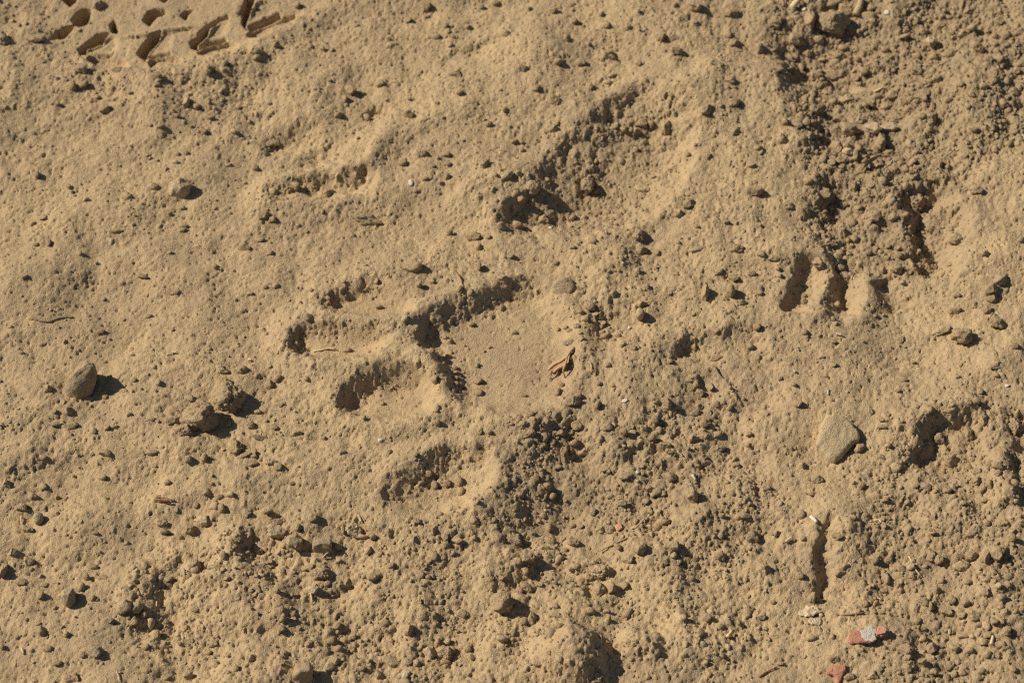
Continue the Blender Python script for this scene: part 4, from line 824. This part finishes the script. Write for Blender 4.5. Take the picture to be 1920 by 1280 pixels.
sheet('blade', c5([(862, 610), (790, 660), (700, 720), (640, 770), (590, 820)]), c5([(845, 720), (800, 740), (740, 760), (690, 800), (630, 850)]), [4.8, 4.0, 3.0, 2.0, 1.0], [4.6, 3.8, 2.8, 1.8, .8], 'leaf', .9, leaf)
sheet('blade', c5([(960, 420), (930, 520), (915, 620), (905, 720), (890, 830)]), c5([(985, 440), (965, 540), (950, 640), (935, 740), (905, 900)]), [3.5, 3.6, 3.4, 3.0, 2.0], [.5, .4, .4, .4, .3], 'rust', .3, leaf)
for q in ([(560, 790), (575, 870), (540, 960)], [(900, 720), (905, 800), (880, 940)], [(575, 830), (520, 890), (490, 920)], [(700, 770), (690, 850), (660, 900)]):
    tube('vein', c5(q), .3, 'leaf', parent=leaf, zs=[zl, 2.4, 1.4, .3])

# dark curved leaf in the rubble
u0 = on_ground(1627, 316)[2]; zl = u0
lf = bpy.data.objects.new('curved_leaf', None); COL.objects.link(lf); tag(lf, 'dark olive curved leaf standing on edge in the furrow rubble', 'leaf')
cA = z3([(1000, 968), (1008, 928), (1035, 892), (1065, 874), (1098, 864)], 1280, 0); cB = z3([(1002, 950), (1030, 925), (1055, 908), (1080, 890), (1100, 872)], 1280, 0)
sheet('blade', cA, cB, [1.5, 5.0, 6.0, 5.4, 4.5], [1.0, 1.2, 1.8, 2.2, 3.8], 'olive', .6, lf)
tube('stalk', z3([(1098, 864), (1112, 858), (1122, 858)], 1280, 0), .5, 'twig', parent=lf, zs=[zl, 4.4, 3.6, 2.6])
# shredded reddish leaf
zl = on_ground(305, 938)[2]
lf = bpy.data.objects.new('shredded_leaf', None); COL.objects.link(lf); tag(lf, 'shredded reddish brown leaf scrap half covered by crumbs', 'leaf')
sheet('blade', z3([(862, 258), (890, 250), (920, 256), (945, 262)], 0, 850), z3([(870, 262), (892, 266), (918, 272), (948, 274)], 0, 850), [1.2, 2.4, 2.8, 2.0], [.8, 1.0, 1.2, 1.0], 'rust', .5, lf, 8)
sheet('blade', z3([(872, 236), (900, 240), (930, 246), (975, 258)], 0, 850), z3([(880, 244), (905, 248), (935, 254), (978, 268)], 0, 850), [2.6, 3.0, 2.6, 1.2], [1.8, 2.2, 1.8, .6], 'leaf', .4, lf, 8)
# glinting mica specks
V = []; F = []
for k in range(170):
    x, y = random.uniform(-.30, .30), random.uniform(-.20, .25); z = float(hs(x, y)) + .25 * MM; r = random.uniform(.18, .42) * MM; n = len(V)
    d = [Vector((random.gauss(0, 1), random.gauss(0, 1), random.gauss(0, 1))).normalized() * r for _ in range(2)]
    a, b = d; c = a.cross(b).normalized() * r * .25; p = Vector((x, y, z))
    V += [tuple(p + a), tuple(p + b), tuple(p - a), tuple(p - b), tuple(p + c), tuple(p - c)]
    for i in range(4): F.append((n + i, n + (i + 1) % 4, n + 4)); F.append((n + (i + 1) % 4, n + i, n + 5))
o = bpy.data.objects.new('mica_specks', mesh('mica_specks', V, F, 'white', False)); COL.objects.link(o); o['kind'] = 'stuff'; tag(o, 'tiny white mineral specks scattered through the dust', 'specks')
V = []; F = []
for k in range(80):
    x, y = random.uniform(-.30, .30), random.uniform(-.20, .25); a = random.uniform(0, 6.28); bend = random.uniform(-.5, .5); ln = random.uniform(1.6, 5.5) * MM; r = random.uniform(.07, .15) * MM; z0 = None
    for q in range(6):
        z = float(hs(x, y)) + .25 * MM; z0 = z if z0 is None else max(z0 - .2 * MM, .6 * z0 + .4 * z); n = len(V)
        for c, d in ((1, 0), (-.5, .87), (-.5, -.87)): V.append((x - math.sin(a) * r * c, y + math.cos(a) * r * c, z0 + r * d))
        if q:
            for c in range(3): F.append((n - 3 + c, n - 3 + (c + 1) % 3, n + (c + 1) % 3, n + c))
        x += math.cos(a) * ln / 5; y += math.sin(a) * ln / 5; a += bend * .4
o = bpy.data.objects.new('plant_fibres', mesh('plant_fibres', V, F, 'straw')); COL.objects.link(o); o['kind'] = 'stuff'; tag(o, 'hair-fine plant fibres scattered through the dust', 'fibres')
print('tris', sum(sum(len(p.vertices) - 2 for p in ob.data.polygons) if len(ob.data.polygons) < 5000 else len(ob.data.polygons) * 2 for ob in COL.objects if ob.type == 'MESH'))
